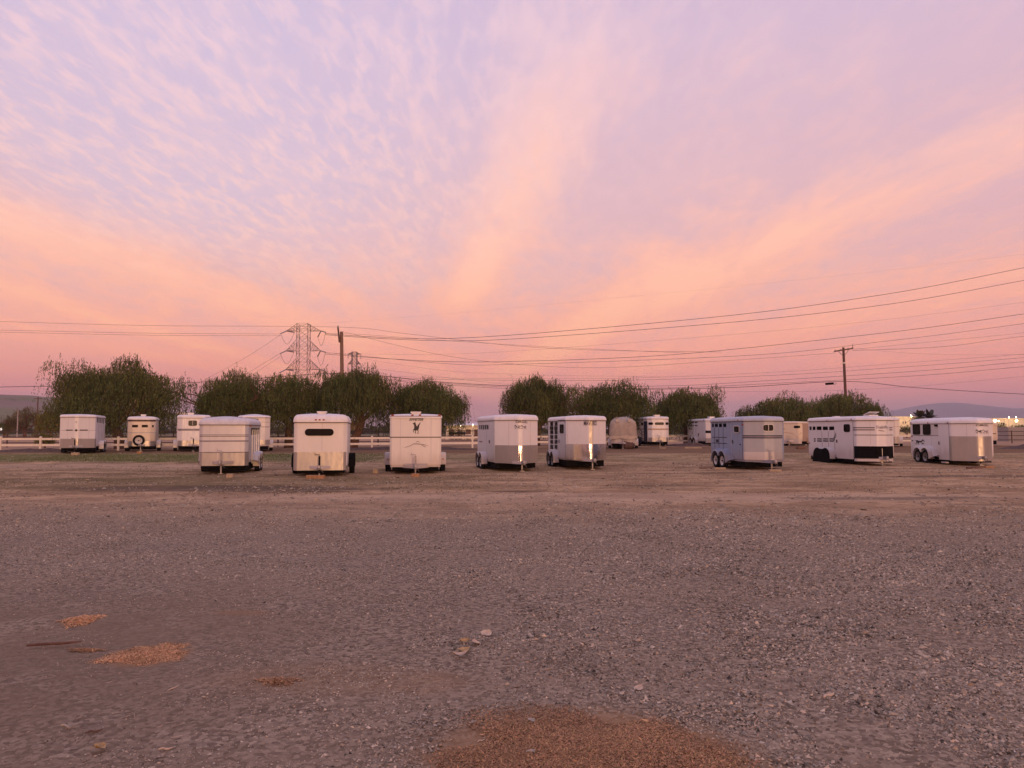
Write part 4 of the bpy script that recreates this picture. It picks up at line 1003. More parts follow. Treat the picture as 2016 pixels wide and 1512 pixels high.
B10 = Trailer('white trailer with grey lower front glimpsed right of the black-nosed trailer', 30.04, 60.97, -116.2, 2.0, 4.2, .25, .7, .10, .10, .48, 2.15, 'warm_white_paint', (.17, .10, .05), 'roof_white', 'seam', .6, True, 'tandem', 'round', 'white_paint', 'rim_grey', jackmat='vinyl_white')
B10.finish(); B10.line(1720, 1770, 840, 'tan_paint', .03); B10.pband('rock_guard', 1719, 859.5, 1770.4, 873, 'dull_aluminium', .01)
B11 = Trailer('round-nosed cream trailer glimpsed behind the rightmost front trailer', 39.88, 63.81, -99.3, 1.8, 4.0, .6, .4, .35, .12, .55, 1.78, 'cream_paint', (.22, .2, .04), 'cream_paint', 'tan_paint', .3, True, 'tandem', 'round', 'tan_paint', 'rim_grey')
B11.finish(); B11.pband('stripe', 1921, 853, 1961, 854.6, 'stripe_dark', .01)

# ---- trailer under a canvas tarpaulin
TB = Trailer('low trailer under a draped tan canvas cover, between two white trailers of the back row', 8.15, 55.70, -98.3, 1.75, 3.8, .25, .6, .2, .12, .50, 1.75, 'lightgrey_paint', (.15, .12, .05), 'roof_grey', None, .5, True, 'tandem', 'round', 'white_paint', 'rim_grey')
TB.finish()
vs_, fs_ = [], []; ncv = 40; lv = [(.98, 0.13), (1.15, .12), (1.45, .10), (1.75, .08), (2.0, .02), (2.16, -.14), (2.27, -.36), (2.33, -.62)]
ss = np.linspace(0, TB.S[-1], 97)[:-1]
for k, (z, o_) in enumerate(lv):
    for q in ss:
        p = TB.pos(q, max(-.55, o_+.035*math.sin(q*9+k*.4)*max(0, 1-k/6)+.02*fbm(q*2, z*2)))
        sag = .04*math.sin(q*5.0) if k == 0 else 0
        vs_.append((p[0], p[1], z+sag+.03*fbm(q*1.5, 7)*(k > 3)))
ns_ = len(ss)
for k in range(len(lv)-1):
    for i in range(ns_): j = (i+1) % ns_; fs_.append((k*ns_+i, k*ns_+j, (k+1)*ns_+j, (k+1)*ns_+i))
vs_.append((-TB.L/2, 0, 2.40)); fs_ += [((len(lv)-1)*ns_+i, (len(lv)-1)*ns_+(i+1) % ns_, len(vs_)-1) for i in range(ns_)]
cv = mk('tarpaulin', vs_, fs_, 'tarp_canvas', smooth=60); cv.matrix_world = TB.Mw
tag(cv, 'tan canvas cover draped over the low trailer, two pale vent flaps on its front', 'cover')
for u_ in (1215.5, 1239.5):
    h = TB.hit(u_, 828); a = TB.pos(h[0], .14); MB().box(a[0]-.03, a[0]+.06, a[1]-.11, a[1]+.11, 1.98, 2.16).build('vent_flap', 'tarp_pale', cv)
lo_ = [(TB.pos(q, .16+.03*math.sin(q*7)), q) for q in ss]
vs_ = [(p[0], p[1], .98+.03*math.sin(q*4)) for p, q in lo_]+[(p[0], p[1], .80-.10*math.sin(q*2.5)**2) for p, q in lo_]
mk('hem', vs_, [(i, (i+1) % ns_, ns_+(i+1) % ns_, ns_+i) for i in range(ns_)], 'tarp_pale', cv, smooth=60)

# ------------------------------------------------------------------ wooden blocks under jacks and wheels
def block(u_, v_, l, d_, h, mat, label, az=0.0, name='wood_block'):
    p = on_ground(u_, v_); o = MB().box(-l/2, l/2, -d_/2, d_/2, 0, h).build(name, mat)
    md = o.modifiers.new('b', 'BEVEL'); md.width = .008; md.segments = 2
    o.location = (p.x, p.y+d_/2, p.z-.03); o.rotation_euler = (0, 0, az); return tag(o, label, 'wood block', 'wood blocks by the trailers')
block(451, 940, .22, .2, .16, 'wood_pale', 'pale cube block in front of the silver stock trailer', .1)
block(608, 941.5, .22, .3, .13, 'wood_block', 'orange brown block left of the jack of the dark-windowed trailer', .05)
block(626, 942, .40, .22, .14, 'wood_block', 'wide brown block under the jack of the dark-windowed trailer', -.05)
block(738, 931, .19, .18, .19, 'wood_pale', 'lone pale block on the dirt left of the prancing horse trailer', .2)
block(817.5, 938, .28, .2, .13, 'wood_block', 'orange block under the jack of the prancing horse trailer', .02)
block(1418, 923.8, .50, .25, .10, 'wood_pale', 'long pale block beside the wheels of the grey-blue trailer', .1)
block(1391, 921.5, .60, .12, .05, 'rust', 'rusty flat board left of the pale block by the grey-blue trailer', .05)
block(1528, 927, .46, .25, .08, 'wood_pale', 'flat pale board under the hitch of the grey-blue trailer', -.1)
block(1949, 921, .42, .25, .10, 'wood_block', 'brown block under the jack of the rightmost trailer', .2)
block(1920, 922, .55, .2, .08, 'bark', 'dark timber under the nose of the rightmost trailer', .1)
block(146, 895.5, .38, .25, .16, 'wood_pale', 'block under the jack of the diamond trailer', .1)
block(273, 893.5, .24, .25, .18, 'wood_block', 'block under the jack of the spare-wheel trailer', 0)
block(1365, 882.5, 1.3, .2, .12, 'wood_pale', 'long timber before the wheels of the trailer with the black nose band', .05)
block(1305, 882.5, .45, .3, .08, 'wood_pale', 'flat block under the jack of the three-windowed trailer', 0)
block(1578, 883, .6, .3, .14, 'rust', 'reddish block under the nose of the pinstriped trailer', .1)
# hay bale leaning in the shade of the covered trailer
p = on_ground(1237, 884); o = MB().tube([(-.36,0,.30),(.36,0,.30)], .30, 14).build('barrel', 'bark'); o.location = (p.x, p.y+.4, p.z-.03); o.rotation_euler = (0, 0, .25)
for k in (-.25, 0, .25): MB().tube([(k-.03,0,.30),(k+.03,0,.30)], .312, 14).build('hoop', 'steel_dark', o)
tag(o, 'dark rusty drum lying in front of the canvas-covered trailer', 'drum')
# ------------------------------------------------------------------ pepper trees
def grow_tree(seed, wd_, ht, n_leaf, trunk_lean=0.0, dense=1.0):
    """trunk mesh builder and crown arrays in local metres, base at the origin"""
    r_ = np.random.default_rng(seed); tb = MB()
    tr_pts = [Vector((0,0,-.15)), Vector((trunk_lean*.3, .05, ht*.12)), Vector((trunk_lean*.8, -.05, ht*.24)), Vector((trunk_lean, 0, ht*.34))]
    r0 = .055*ht
    tb.tube(tr_pts, [r0*1.35, r0, r0*.85, r0*.75], 9)
    clumps = []; nb = 8
    for k in range(nb):
        a = 2*math.pi*(k+r_.uniform(-.3,.3))/nb; reach = wd_*.5*r_.uniform(.55,.86); top = ht*r_.uniform(.50,.78)
        st = tr_pts[2].lerp(tr_pts[3], r_.random()); p = []; e = Vector((math.cos(a)*reach+trunk_lean, math.sin(a)*reach*.8, top))
        for t_ in np.linspace(0, 1, 6):
            q = st.lerp(e, t_); q.z = st.z+(e.z-st.z)*(t_**.7); q += Vector(r_.normal(0, .13*t_*(1-t_)*4, 3)); p.append(q)
        tb.tube(p, list(np.linspace(r0*.5, .03, 6)), 6)
        for t_ in (3, 4, 5): clumps.append((p[t_], wd_*r_.uniform(.10,.16)))
        for j in range(3):
            s_ = p[2+j]; e2 = s_+Vector((r_.normal(0,.16)*wd_, r_.normal(0,.13)*wd_, r_.uniform(.05,.22)*ht))
            e2.z = min(e2.z, ht*.90)
            tb.tube([s_, s_.lerp(e2, .5)+Vector((0,0,.12)), e2], [r0*.22, .04, .02], 5); clumps.append((e2, wd_*r_.uniform(.09,.14)))
    for k in range(int(44*dense)):
        a = r_.uniform(0, 2*math.pi); clumps.append((Vector((math.cos(a)*wd_*r_.uniform(.30,.43)+trunk_lean*.5, math.sin(a)*wd_*.36, ht*r_.uniform(.34,.62))), wd_*r_.uniform(.08,.13)))
        a = r_.uniform(0, 2*math.pi); q = math.sqrt(r_.random()); x = math.cos(a)*q*wd_*.43; y = math.sin(a)*q*wd_*.38
        dome = math.sqrt(max(0, 1-q*q))
        z = ht*(.36+.50*dome*r_.uniform(.62,1.0)); clumps.append((Vector((x+trunk_lean*.5, y, z)), wd_*r_.uniform(.08,.14)))
    cx = np.array([c[0] for c in clumps]); cr = np.array([c[1] for c in clumps])
    # a few wispy sprays on top
    per = 7; ns_ = n_leaf//per
    pick = r_.choice(len(cx), ns_, p=(cr**2)/(cr**2).sum())
    d = r_.normal(size=(ns_,3)); d /= np.linalg.norm(d, axis=1)[:,None]; d[:,2] = np.abs(d[:,2])*.9-.25
    rad = cr[pick]*r_.beta(3.0, 1.3, ns_)*1.10
    st = cx[pick]+d*rad[:,None]*np.array([1,1,.75])
    edge_ = np.clip(np.hypot(st[:,0], st[:,1])/(wd_*.5), 0, 1)
    sl = ht*(.05+.27*r_.random(ns_)**1.5)*(.55+.75*edge_)
    drift = np.stack([d[:,0]*.22+r_.normal(0,.10,ns_), d[:,1]*.22+r_.normal(0,.10,ns_)], 1)
    up = r_.random(ns_) < .010
    T_ = (np.arange(per)[None]+r_.random((ns_,per)))/per
    px = st[:,0,None]+drift[:,0,None]*sl[:,None]*np.sqrt(T_); py = st[:,1,None]+drift[:,1,None]*sl[:,None]*np.sqrt(T_)
    pz = st[:,2,None]-sl[:,None]*T_; pz = np.where(up[:,None], st[:,2,None]+.22*sl[:,None]*T_, pz)
    pos = np.stack([px, py, pz], -1).reshape(-1,3); n_leaf = len(pos); pk = np.repeat(pick, per)
    pos[:,:2] += r_.normal(0, .035, (n_leaf,2)); pos[:,2] = np.maximum(pos[:,2], ht*.09+.15*r_.random(n_leaf))
    ln = r_.uniform(.08, .22, n_leaf); wl = r_.uniform(.014, .032, n_leaf)*1.2
    ax = np.stack([r_.normal(0,.30,n_leaf), r_.normal(0,.30,n_leaf), -np.abs(r_.normal(1,.2,n_leaf))], 1)
    ax /= np.linalg.norm(ax, axis=1)[:,None]
    sd = np.cross(ax, r_.normal(size=(n_leaf,3))); sd /= np.linalg.norm(sd, axis=1)[:,None]
    A = pos-ax*ln[:,None]*.5; B = pos+ax*ln[:,None]*.5; M = pos+ax*ln[:,None]*.05
    vt = np.stack([A, M+sd*wl[:,None], B, M-sd*wl[:,None]], 1).reshape(-1,3)
    tone = np.clip(r_.normal(1, .22, n_leaf), .45, 1.7)*np.repeat(np.clip(r_.normal(1,.2,ns_),.5,1.6), per); cl = (r_.random(len(cx))*.5+.75)[pk]; yel = (r_.random(len(cx))*.6)[pk]
    col = np.stack([.088*tone*cl*(1+.5*yel), .116*tone*cl, .032*tone*cl, np.ones(n_leaf)], 1)
    brown = r_.random(n_leaf) < .04; col[brown,:3] = np.array([.12,.07,.04])*tone[brown,None]
    return tb, vt, col
def leaf_mesh(vt, col):
    n = len(vt)//4; me = bpy.data.meshes.new('crown')
    me.vertices.add(4*n); me.vertices.foreach_set('co', vt.reshape(-1).astype(np.float32))
    me.loops.add(4*n); me.loops.foreach_set('vertex_index', np.arange(4*n, dtype=np.int32))
    me.polygons.add(n); me.polygons.foreach_set('loop_start', np.arange(0, 4*n, 4, dtype=np.int32))
    a = me.color_attributes.new('tint', 'FLOAT_COLOR', 'POINT'); a.data.foreach_set('color', np.repeat(col, 4, axis=0).reshape(-1).astype(np.float32))
    me.update(calc_edges=True); return me
def tree(u_, y, w_px, v_top, label, seed, lean=0.0, n_leaf=52000, name='pepper_tree', cat='tree', group='pepper trees behind the white fence', mul=None, dense=1.0):
    p = at(u_, 870, y); mpp = y/FPX; wd_ = w_px*mpp; ht = at(u_, v_top, y).z-gz(p.x, y)
    root = empty(name, (p.x, y, gz(p.x, y)-.05)); tag(root, label, cat, group)
    tb, vt, col = grow_tree(seed, wd_, ht, n_leaf, lean, dense)
    k = np.quantile(vt[:,2], .9985); vt[:,2] *= np.where(vt[:,2] > 0, ht/k, 1)
    hw = np.quantile(abs(vt[:,0]), .9993); vt[:,0] *= (wd_/2)/hw
    if mul is not None: col[:,:3] *= np.array(mul)
    tb.build('trunk', 'bark', root, smooth=60); link('crown', leaf_mesh(vt, col), 'leaves', root)
    return root
tree(238, 57.5, 262, 706, 'biggest and leftmost pepper tree, broad drooping crown behind the diamond trailer', 11, -.6, 68000)
tree(448, 59, 196, 730, 'drooping pepper tree behind the silver stock trailer', 12, .3, 52000)
tree(568, 61, 182, 738, 'pepper tree in front of the steel pylon', 13, .0, 48000)
tree(692, 60, 212, 724, 'dark pepper tree around the wooden pole, above the dark-windowed trailer', 14, .8, 52000)
tree(844, 62, 214, 747, 'pepper tree rising behind the prancing horse trailer, open sky on its right', 15, -.4, 52000)
tree(1054, 64, 190, 741, 'pepper tree behind the CIRCLE J trailer with a thin top spray', 16, .3, 50000)
tree(1203, 66, 206, 751, 'pepper tree above the canvas-covered trailer', 17, .0, 50000)
tree(1352, 69, 160, 763, 'pepper tree left of the open gap, behind the trailer with the black nose band', 33, .0, 56000, dense=1.6)
tree(1530, 70, 190, 775, 'low rounded pepper tree behind the grey-blue trailer', 19, .2, 39125)
tree(1655, 72, 180, 773, 'low pepper tree at the foot of the right wooden pole, rightmost of the row', 20, .0, 39125)
tree(48, 110, 86, 800, 'reddish brown bushy tree far left below the hills', 21, .0, 9000, 'bushy_tree', 'tree', 'trees in the distance', (1.05,.70,.85))
tree(100, 86, 62, 803, 'olive bush left of the biggest pepper tree', 22, .0, 8000, 'bushy_tree', 'tree', 'trees in the distance', (1.5,1.2,1))
tree(8, 120, 50, 826, 'small dark bush at the left edge', 23, .0, 5000, 'bushy_tree', 'tree', 'trees in the distance', (.9,.9,.9))
tree(1968, 190, 40, 829, 'dark round tree before the right warehouse', 24, .0, 4000, 'bushy_tree', 'tree', 'trees in the distance', (.6,.8,.9))
tree(1786, 150, 44, 836, 'dark green shrubs between the black-nosed and rightmost trailers', 25, .0, 4000, 'bushy_tree', 'tree', 'trees in the distance', (.6,.9,.9))
tree(2010, 150, 46, 834, 'dark shrub at the right edge before the warehouse', 26, .0, 4000, 'bushy_tree', 'tree', 'trees in the distance', (.6,.8,.9))
tree(88, 60, 40, 850, 'low pale weedy shrub behind the white fence, left of the diamond trailer', 27, .0, 2500, 'weedy_shrub', 'shrub', None, (1.6,1.35,1.4))
def palm(u_, y, v_top, label, seed):
    r_ = np.random.default_rng(seed); p = at(u_, 848, y); top = at(u_, v_top, y).z-1.35
    root = empty('palm_tree', (p.x, y, 0)); tag(root, label, 'palm', 'fan palms beyond the rightmost trailer')
    MB().tube([(0,0,-.2),(.1,0,top*.5),(.05,0,top)], [.42,.34,.30], 9).build('trunk', 'bark', root)
    for k in range(46):
        a = r_.uniform(0, 2*math.pi); e = r_.uniform(-1.2, 1.4); L_ = r_.uniform(1.5, 2.1); mb_ = MB()
        prev = None
        for j in range(5):
            t_ = j/4; q = Vector((math.cos(a)*math.cos(e)*L_*t_, math.sin(a)*math.cos(e)*L_*t_, top+math.sin(e)*L_*t_-.5*t_*t_*L_*.5)); w2 = .38*math.sin(math.pi*min(.97, t_*.75+.22))
            s_ = Vector((-math.sin(a), math.cos(a), 0))*w2; cur = [q-s_, q+Vector((0,0,.12*w2)), q+s_]
            if prev: mb_.add(prev+cur, [(0,3,4,1),(1,4,5,2)])
            prev = cur
        mb_.build('frond', 'palm_green', root)
plain('palm_green', (.060,.058,.026), .7, var=.35, scale=1.0)
palm(1812, 120, 803.5, 'left one of the two fan palms above the rightmost trailer', 3)
palm(1832, 120, 805.5, 'right one of the two fan palms above the rightmost trailer', 4)

# ------------------------------------------------------------------ fences
def white_fence(pts, label):
    root = empty('rail_fence', (*pts[0], 0)); tag(root, label, 'fence')
    ox, oy = pts[0]; posts = []
    for (x0, y0), (x1, y1) in zip(pts, pts[1:]):
        L_ = math.hypot(x1-x0, y1-y0); n_ = max(1, round(L_/2.44))
        posts += [(x0+(x1-x0)*k/n_, y0+(y1-y0)*k/n_) for k in range(n_)]
    posts.append(pts[-1])
    for x, y in posts:
        z = gz(x, y)-.06; MB().box(x-ox-.065, x-ox+.065, y-oy-.065, y-oy+.065, z, z+.98).add([(x-ox-.08,y-oy-.08,z+.98),(x-ox+.08,y-oy-.08,z+.98),(x-ox+.08,y-oy+.08,z+.98),(x-ox-.08,y-oy+.08,z+.98),(x-ox,y-oy,z+1.03)], [(3,2,1,0),(0,1,4),(1,2,4),(2,3,4),(3,0,4)]).build('post', 'vinyl_white', root)
    for a, c in zip(posts, posts[1:]):
        for h in (.42, .84):
            za, zc_ = gz(*a)-.06+h, gz(*c)-.06+h
            MB().beam((a[0]-ox, a[1]-oy-.02, za), (c[0]-ox, c[1]-oy-.02, zc_), .045, .15).build('rail', 'vinyl_white', root)
white_fence([(-40, 51.2), (-3, 57.7), (13.5, 67.0), (36.5, 68.6)], 'white two-rail vinyl fence running behind the back row of trailers')
def pipe_fence(pts, sp, h, label, rails=(.35, .8, 1.25)):
    root = empty('pipe_fence', (*pts[0], 0)); tag(root, label, 'fence', 'dark pipe rail fences around the riding arena'); ox, oy = pts[0]; posts = []
    for (x0, y0), (x1, y1) in zip(pts, pts[1:]):
        n_ = max(1, round(math.hypot(x1-x0, y1-y0)/sp)); posts += [(x0+(x1-x0)*k/n_, y0+(y1-y0)*k/n_) for k in range(n_)]
    posts.append(pts[-1])
    for x, y in posts: z = gz(x, y)-.1; MB().tube([(x-ox, y-oy, z), (x-ox, y-oy, z+h)], .06, 7).build('post', 'pipe_brown', root)
    for a, c in zip(posts, posts[1:]):
        for q in rails: MB().tube([(a[0]-ox, a[1]-oy, gz(*a)+q), (c[0]-ox, c[1]-oy, gz(*c)+q)], .04, 6).build('rail', 'pipe_brown', root)
pipe_fence([(-46, 62), (-12, 68), (2, 70)], 4.6, 1.45, 'dark pipe fence behind the white fence, left half')
pipe_fence([(2, 72.5), (22, 78), (75, 82)], 4.6, 1.45, 'dark pipe fence on the right beyond the trailers')
pipe_fence([(-80, 108), (-20, 118), (30, 124)], 6.0, 1.4, 'thin far rail fence across the arena', (.5, 1.3))

# ------------------------------------------------------------------ poles, pylons, wires
def pole(u_, y, v_top, r_, label, mat, lean=0.0):
    b_ = at(u_, 860, y); zt = at(u_, v_top, y).z; root = empty('utility_pole', (b_.x, y, gz(b_.x, y)-.1)); tag(root, label, 'pole'); zt -= root.location.z
    MB().tube([(0,0,0), (lean*.5,0,zt*.5), (lean,0,zt)], [r_, r_*.88, r_*.72], 10).build('post', mat, root, smooth=60); return root, zt, lean
rp, zt, ln_ = pole(1669, 82, 684, .17, 'wooden utility pole with a crossarm above the right trees', 'pole_wood', -.22)
MB().beam((ln_-1.05, -.12, zt-.45), (ln_+1.0, -.12, zt-.12), .12, .14).build('crossarm', 'pole_wood', rp)
for k, q in enumerate((-.95, -.35, .45, .92)):
    z = zt-.28+q*.155; MB().lathe([(.0,.0),(.05,.02),(.06,.10),(.035,.17),(.0,.19)], 8, 'z', (ln_+q, -.12, z)).build('insulator', 'insulator', rp)
MB().tube([(ln_+.98, -.12, zt-.1), (ln_+.98, -.12, zt+.35)], .03, 6).build('lightning_rod', 'steel_dark', rp)
for sgn in (-1, 1): MB().beam((ln_+sgn*.55, -.05, zt-.36+sgn*.09), (ln_, -.05, zt-1.0), .04, .04).build('brace', 'steel_dark', rp)
MB().tube([(ln_*.8, 0, zt*.83), (ln_*.8, 0, zt*.845)], .18, 10).build('collar', 'vinyl_white', rp)
rl, ztl, lnl = pole(675, 68, 653, .20, 'tall plain wooden pole rising from the trees beside the pylon', 'pole_wood_pale', -.25)
MB().tube([(lnl-.12, -.2, ztl-1.0), (lnl-.28, -.2, ztl+.35)], [.09, .075], 8).build('pole_extension', 'pole_wood', rl)
MB().lathe([(.0,.0),(.07,.03),(.08,.14),(.04,.22),(.0,.24)], 8, 'z', (lnl-.28, -.2, ztl+.32)).build('insulator', 'insulator', rl)
rq, zq, lq = pole(72, 160, 781, .16, 'slim far pole in front of the left hills', 'pole_wood', 0)
MB().beam((-.9,0,zq-.4), (.9,0,zq-.4), .12).build('crossarm', 'pole_wood', rq)
p = at(34, 846, 96); lp = empty('light_pole', (p.x, 96, 0)); tag(lp, 'thin pale light pole with a yellow base at the far left', 'light pole')
zt_ = at(34, 806, 96).z; MB().tube([(0,0,0), (0,0,zt_)], [.08,.05], 8).build('post', 'steel_grey', lp); MB().tube([(0,0,0), (0,0,.75)], .16, 8).build('base', 'hay_gold', lp)

def pylon(u_, y, v_top, v_arms, arm_px, body_px, label, dead_end=True):
    c = at(u_, 848, y); mpp = y/FPX; root = empty('lattice_pylon', (c.x, y, 0)); tag(root, label, 'pylon', 'steel transmission towers')
    H_ = at(u_, v_top, y).z; b_ = body_px*mpp/2; zs = [at(u_, q, y).z for q in v_arms]
    mt = 'galvanised'; wleg = max(.12, .18*mpp/.19)
    def half(z): return b_*(1 if z > zs[-1]-2 else 1+(zs[-1]-2-z)/(zs[-1])*2.2)
    lev = [0]; 
    while lev[-1] < H_: lev.append(min(H_, lev[-1]+max(1.6, half(lev[-1])*1.5)))
    crn = [(-1,-1),(1,-1),(1,1),(-1,1)]
    for sx_, sy_ in crn: MB().tube([(sx_*half(z), sy_*half(z), z) for z in lev], wleg/2, 5).build('leg', mt, root)
    br = MB()
    for z0_, z1_ in zip(lev, lev[1:]):
        h0, h1 = half(z0_), half(z1_)
        for (ax, ay), (bx, by) in zip(crn, crn[1:]+crn[:1]):
            for p_, q_ in (((ax*h0, ay*h0, z0_), (bx*h1, by*h1, z1_)), ((bx*h0, by*h0, z0_), (ax*h1, ay*h1, z1_)), ((ax*h1, ay*h1, z1_), (bx*h1, by*h1, z1_))): br.beam(p_, q_, wleg*.40)
    o = br.build('bracing', mt, root); o['kind'] = 'stuff'
    AL = arm_px*mpp/2; tips = []
    for i, z in enumerate(zs):
        zt2 = H_ if i == 0 else z+AL*.62
        for sgn in (-1, 1):
            arm = MB(); tip = (sgn*AL, 0, z); fold = (sgn*b_, 0, zt2 if i else H_)
            for sy_ in (-1, 1):
                arm.beam((sgn*b_, sy_*b_, z), tip, wleg*.6); arm.beam((sgn*b_, sy_*b_, zt2 if i else H_-.2), tip, wleg*.6)
                for f_ in (.25, .5, .75):
                    p0 = Vector((sgn*b_, sy_*b_, z)).lerp(Vector(tip), f_); p1 = Vector((sgn*b_, sy_*b_, zt2 if i else H_-.2)).lerp(Vector(tip), f_); arm.beam(p0, p1, wleg*.4)
                    arm.beam(p1, Vector((sgn*b_, sy_*b_, z)).lerp(Vector(tip), f_-.25), wleg*.4)
            arm.build('crossarm', mt, root); tips.append(tip)
            if dead_end:
                e0 = (tip[0]-1.6, -2.0, tip[2]-1.3) if sgn < 0 else (tip[0]+2.2, -1.5, tip[2]-.7)
                e1 = (tip[0]+2.4, 2.0, tip[2]-.3) if sgn < 0 else (tip[0]-1.6, 2.0, tip[2]-2.0)
                for e in (e0, e1): MB().tube([tip, e], .22, 7).build('insulator_string', 'insulator', root)
                jm = [Vector(e0).lerp(Vector(e1), k/8)-Vector((0,0, 4.2*math.sin(math.pi*k/8))) for k in range(9)]
                MB().tube(jm, .06, 5).build('jumper_cable', mt, root)
            else: MB().tube([tip, (tip[0], 0, tip[2]-2.6)], .18, 6).build('insulator_string', 'insulator', root)
    return root
pylon(594.5, 285, 638, (651.5, 690.5, 727.5), 68, 21.5, 'large steel lattice pylon with three crossarms left of the wooden pole')
pylon(696, 430, 693, (697.5, 717, 738), 25, 9.5, 'smaller farther steel pylon just right of the wooden pole', False)

def wire(pts, r_, label, group='overhead lines'):
    """pts: (u, v, y) control points of a hanging line, joined by a smooth curve in space"""
    P_ = [at(*q) for q in pts]; ys_ = [q[0] for q in pts]; out_ = []
    n = len(P_)
    for i in range(n-1):
        p0, p1, p2, p3 = P_[max(i-1,0)], P_[i], P_[i+1], P_[min(i+2,n-1)]
        for k in range(10):
            t_ = k/10; out_.append(.5*((2*p1)+(p2-p0)*t_+(2*p0-5*p1+4*p2-p3)*t_*t_+(3*p1-p0-3*p2+p3)*t_**3))
    out_.append(P_[-1]); rr = [r_*q.y for q in out_]
    o = MB().tube(out_, rr, 5, False).build('power_line', 'wire'); return tag(o, label, 'power line', group)
q_ = .00022
wire([(640, 657, 287), (730, 663, 284), (850, 667, 270), (1016, 659, 240), (1400, 625, 170), (1720, 583, 130), (2016, 527, 105), (2350, 455, 85)], q_*1.35, 'upper of the two bold power lines rising to the right edge')
wire([(640, 659, 287), (740, 666, 284), (880, 671, 268), (1016, 667, 240), (1400, 638, 170), (1720, 603, 130), (2016, 552, 105), (2350, 488, 85)], q_*1.3, 'lower of the two bold power lines rising to the right edge')
wire([(596, 640, 285), (880, 618, 270), (1200, 588, 225), (1600, 548, 170), (2016, 500, 120), (2350, 450, 95)], q_*.2, 'faintest topmost wire high on the right')
wire([(640, 695, 288), (820, 698, 280), (1000, 692, 262), (1400, 662, 200), (1700, 634, 150), (2016, 595, 115), (2350, 548, 95)], q_*.4, 'faint wire midway between the bold pair and the lines at the right pole top')
wire([(640, 697, 287), (760, 706, 270), (880, 712, 250), (1016, 711.5, 225), (1300, 700, 180), (1700, 660, 130), (2016, 618, 105), (2350, 566, 85)], q_*1.25, 'dark line from the pylon middle arm rising above the right pole')
wire([(640, 694, 289), (880, 716, 250), (1016, 717, 225), (1450, 701, 160), (1750, 671, 125), (2016, 637, 105), (2350, 590, 85)], q_*.95, 'line from the pylon passing just above the right pole crossarm')
wire([(675, 653, 68), (900, 704, 72), (1150, 724, 76), (1400, 712, 79), (1644, 695, 82)], q_*.7, 'line sagging from the left wooden pole to the right pole crossarm')
wire([(1680, 688, 82), (1800, 676, 76), (2016, 655, 68), (2300, 620, 60)], q_*.55, 'upper thin line leaving the right pole top to the right')
wire([(1678, 690, 82), (1850, 683, 74), (2016, 662, 68), (2300, 632, 60)], q_*.85, 'lower line leaving the right pole top to the right')
wire([(1680, 686, 82), (1830, 697, 110), (2016, 698, 130), (2300, 690, 150)], q_*.4, 'faint line sagging right from the right pole crossarm')
wire([(640, 733, 288), (780, 741, 280), (940, 745, 260), (1200, 745, 210), (1500, 734, 160), (1800, 713, 125), (2016, 697, 108), (2300, 670, 90)], q_*.5, 'upper of the thin parallel lines crossing the right pole upper half')
wire([(640, 735, 288), (780, 744, 280), (940, 748, 260), (1200, 749, 210), (1500, 740, 160), (1800, 721, 125), (2016, 704, 108), (2300, 680, 90)], q_*.8, 'lower of the thin parallel lines crossing the right pole upper half')
wire([(700, 742, 288), (1000, 762, 250), (1300, 760, 195), (1500, 750, 160), (1800, 731, 125), (2016, 712, 108), (2300, 688, 90)], q_*.95, 'upper of the dark pair crossing the right pole lower half')
wire([(700, 744, 288), (1000, 765, 250), (1300, 764, 195), (1500, 756, 160), (1800, 740, 125), (2016, 722, 108), (2300, 702, 90)], q_*.95, 'lower of the dark pair crossing the right pole lower half')
wire([(706, 722, 430), (1100, 766, 380), (1500, 771, 310), (1750, 764, 260), (2016, 741, 220), (2300, 715, 190)], q_*.45, 'faint low wire over the distant mountains')
wire([(-250, 768, 66), (0, 762, 66), (200, 758.5, 66.5), (420, 751, 67), (674, 735, 68), (850, 751, 71), (1016, 760, 74), (1250, 766, 77), (1450, 762.5, 79), (1664, 751, 82), (1800, 763, 80), (2016, 776, 76), (2300, 786, 72)], q_*1.6, 'thick dark cable hung low between both wooden poles across the picture')
wire([(-250, 626, 62), (0, 633, 64), (300, 641, 66), (668, 644, 68), (800, 657, 71), (1016, 681, 78), (1200, 690, 84), (1420, 693, 92)], q_*.75, 'top line of the left wooden pole crossing from the left edge')
wire([(-250, 647, 200), (0, 650, 225), (300, 656, 258), (552, 657.5, 285)], q_*.7, 'upper of the two left lines ending at the pylon top arm')
wire([(-250, 651.5, 200), (0, 654, 225), (300, 660, 258), (552, 661, 285)], q_*.7, 'lower of the two left lines ending at the pylon top arm')
wire([(640, 656, 287), (720, 659, 270), (900, 672, 240), (1100, 684, 205), (1350, 695, 170)], q_*.6, 'line sagging right from the pylon top arm')
wire([(551, 660, 285), (500, 694, 250), (440, 728, 215), (380, 760, 190)], q_*.7, 'line slanting down left from the pylon top arm to the trees')
wire([(551, 696, 285), (500, 727, 260), (460, 752, 240)], q_*.7, 'line slanting down left from the pylon middle arm to the trees')
wire([(555, 700, 287), (515, 726, 265), (470, 755, 245)], q_*.6, 'second line slanting down left from the pylon middle arm')
wire([(706, 705, 430), (860, 728, 400), (1016, 737, 370), (1300, 742, 330)], q_*.4, 'faint line from the far small pylon to the right')
p = at(1633, 756, 81.6); o = MB().tube([(-.42,0,0),(.42,0,.06)], .12, 10).build('cable_splice_box', 'black_plastic'); o.location = p
MB().tube([(.42,0,.06),(.62,0,.16),(.78,0,.02),(.60,0,-.10),(.42,0,.0)], .02, 6).build('cable_loop', 'wire', o)
MB().tube([(-.02,0,.1),(-.02,0,.26)], .015, 5).build('hanger', 'wire', o)
tag(o, 'black splice box hanging on the thick cable left of the right pole', 'cable box')

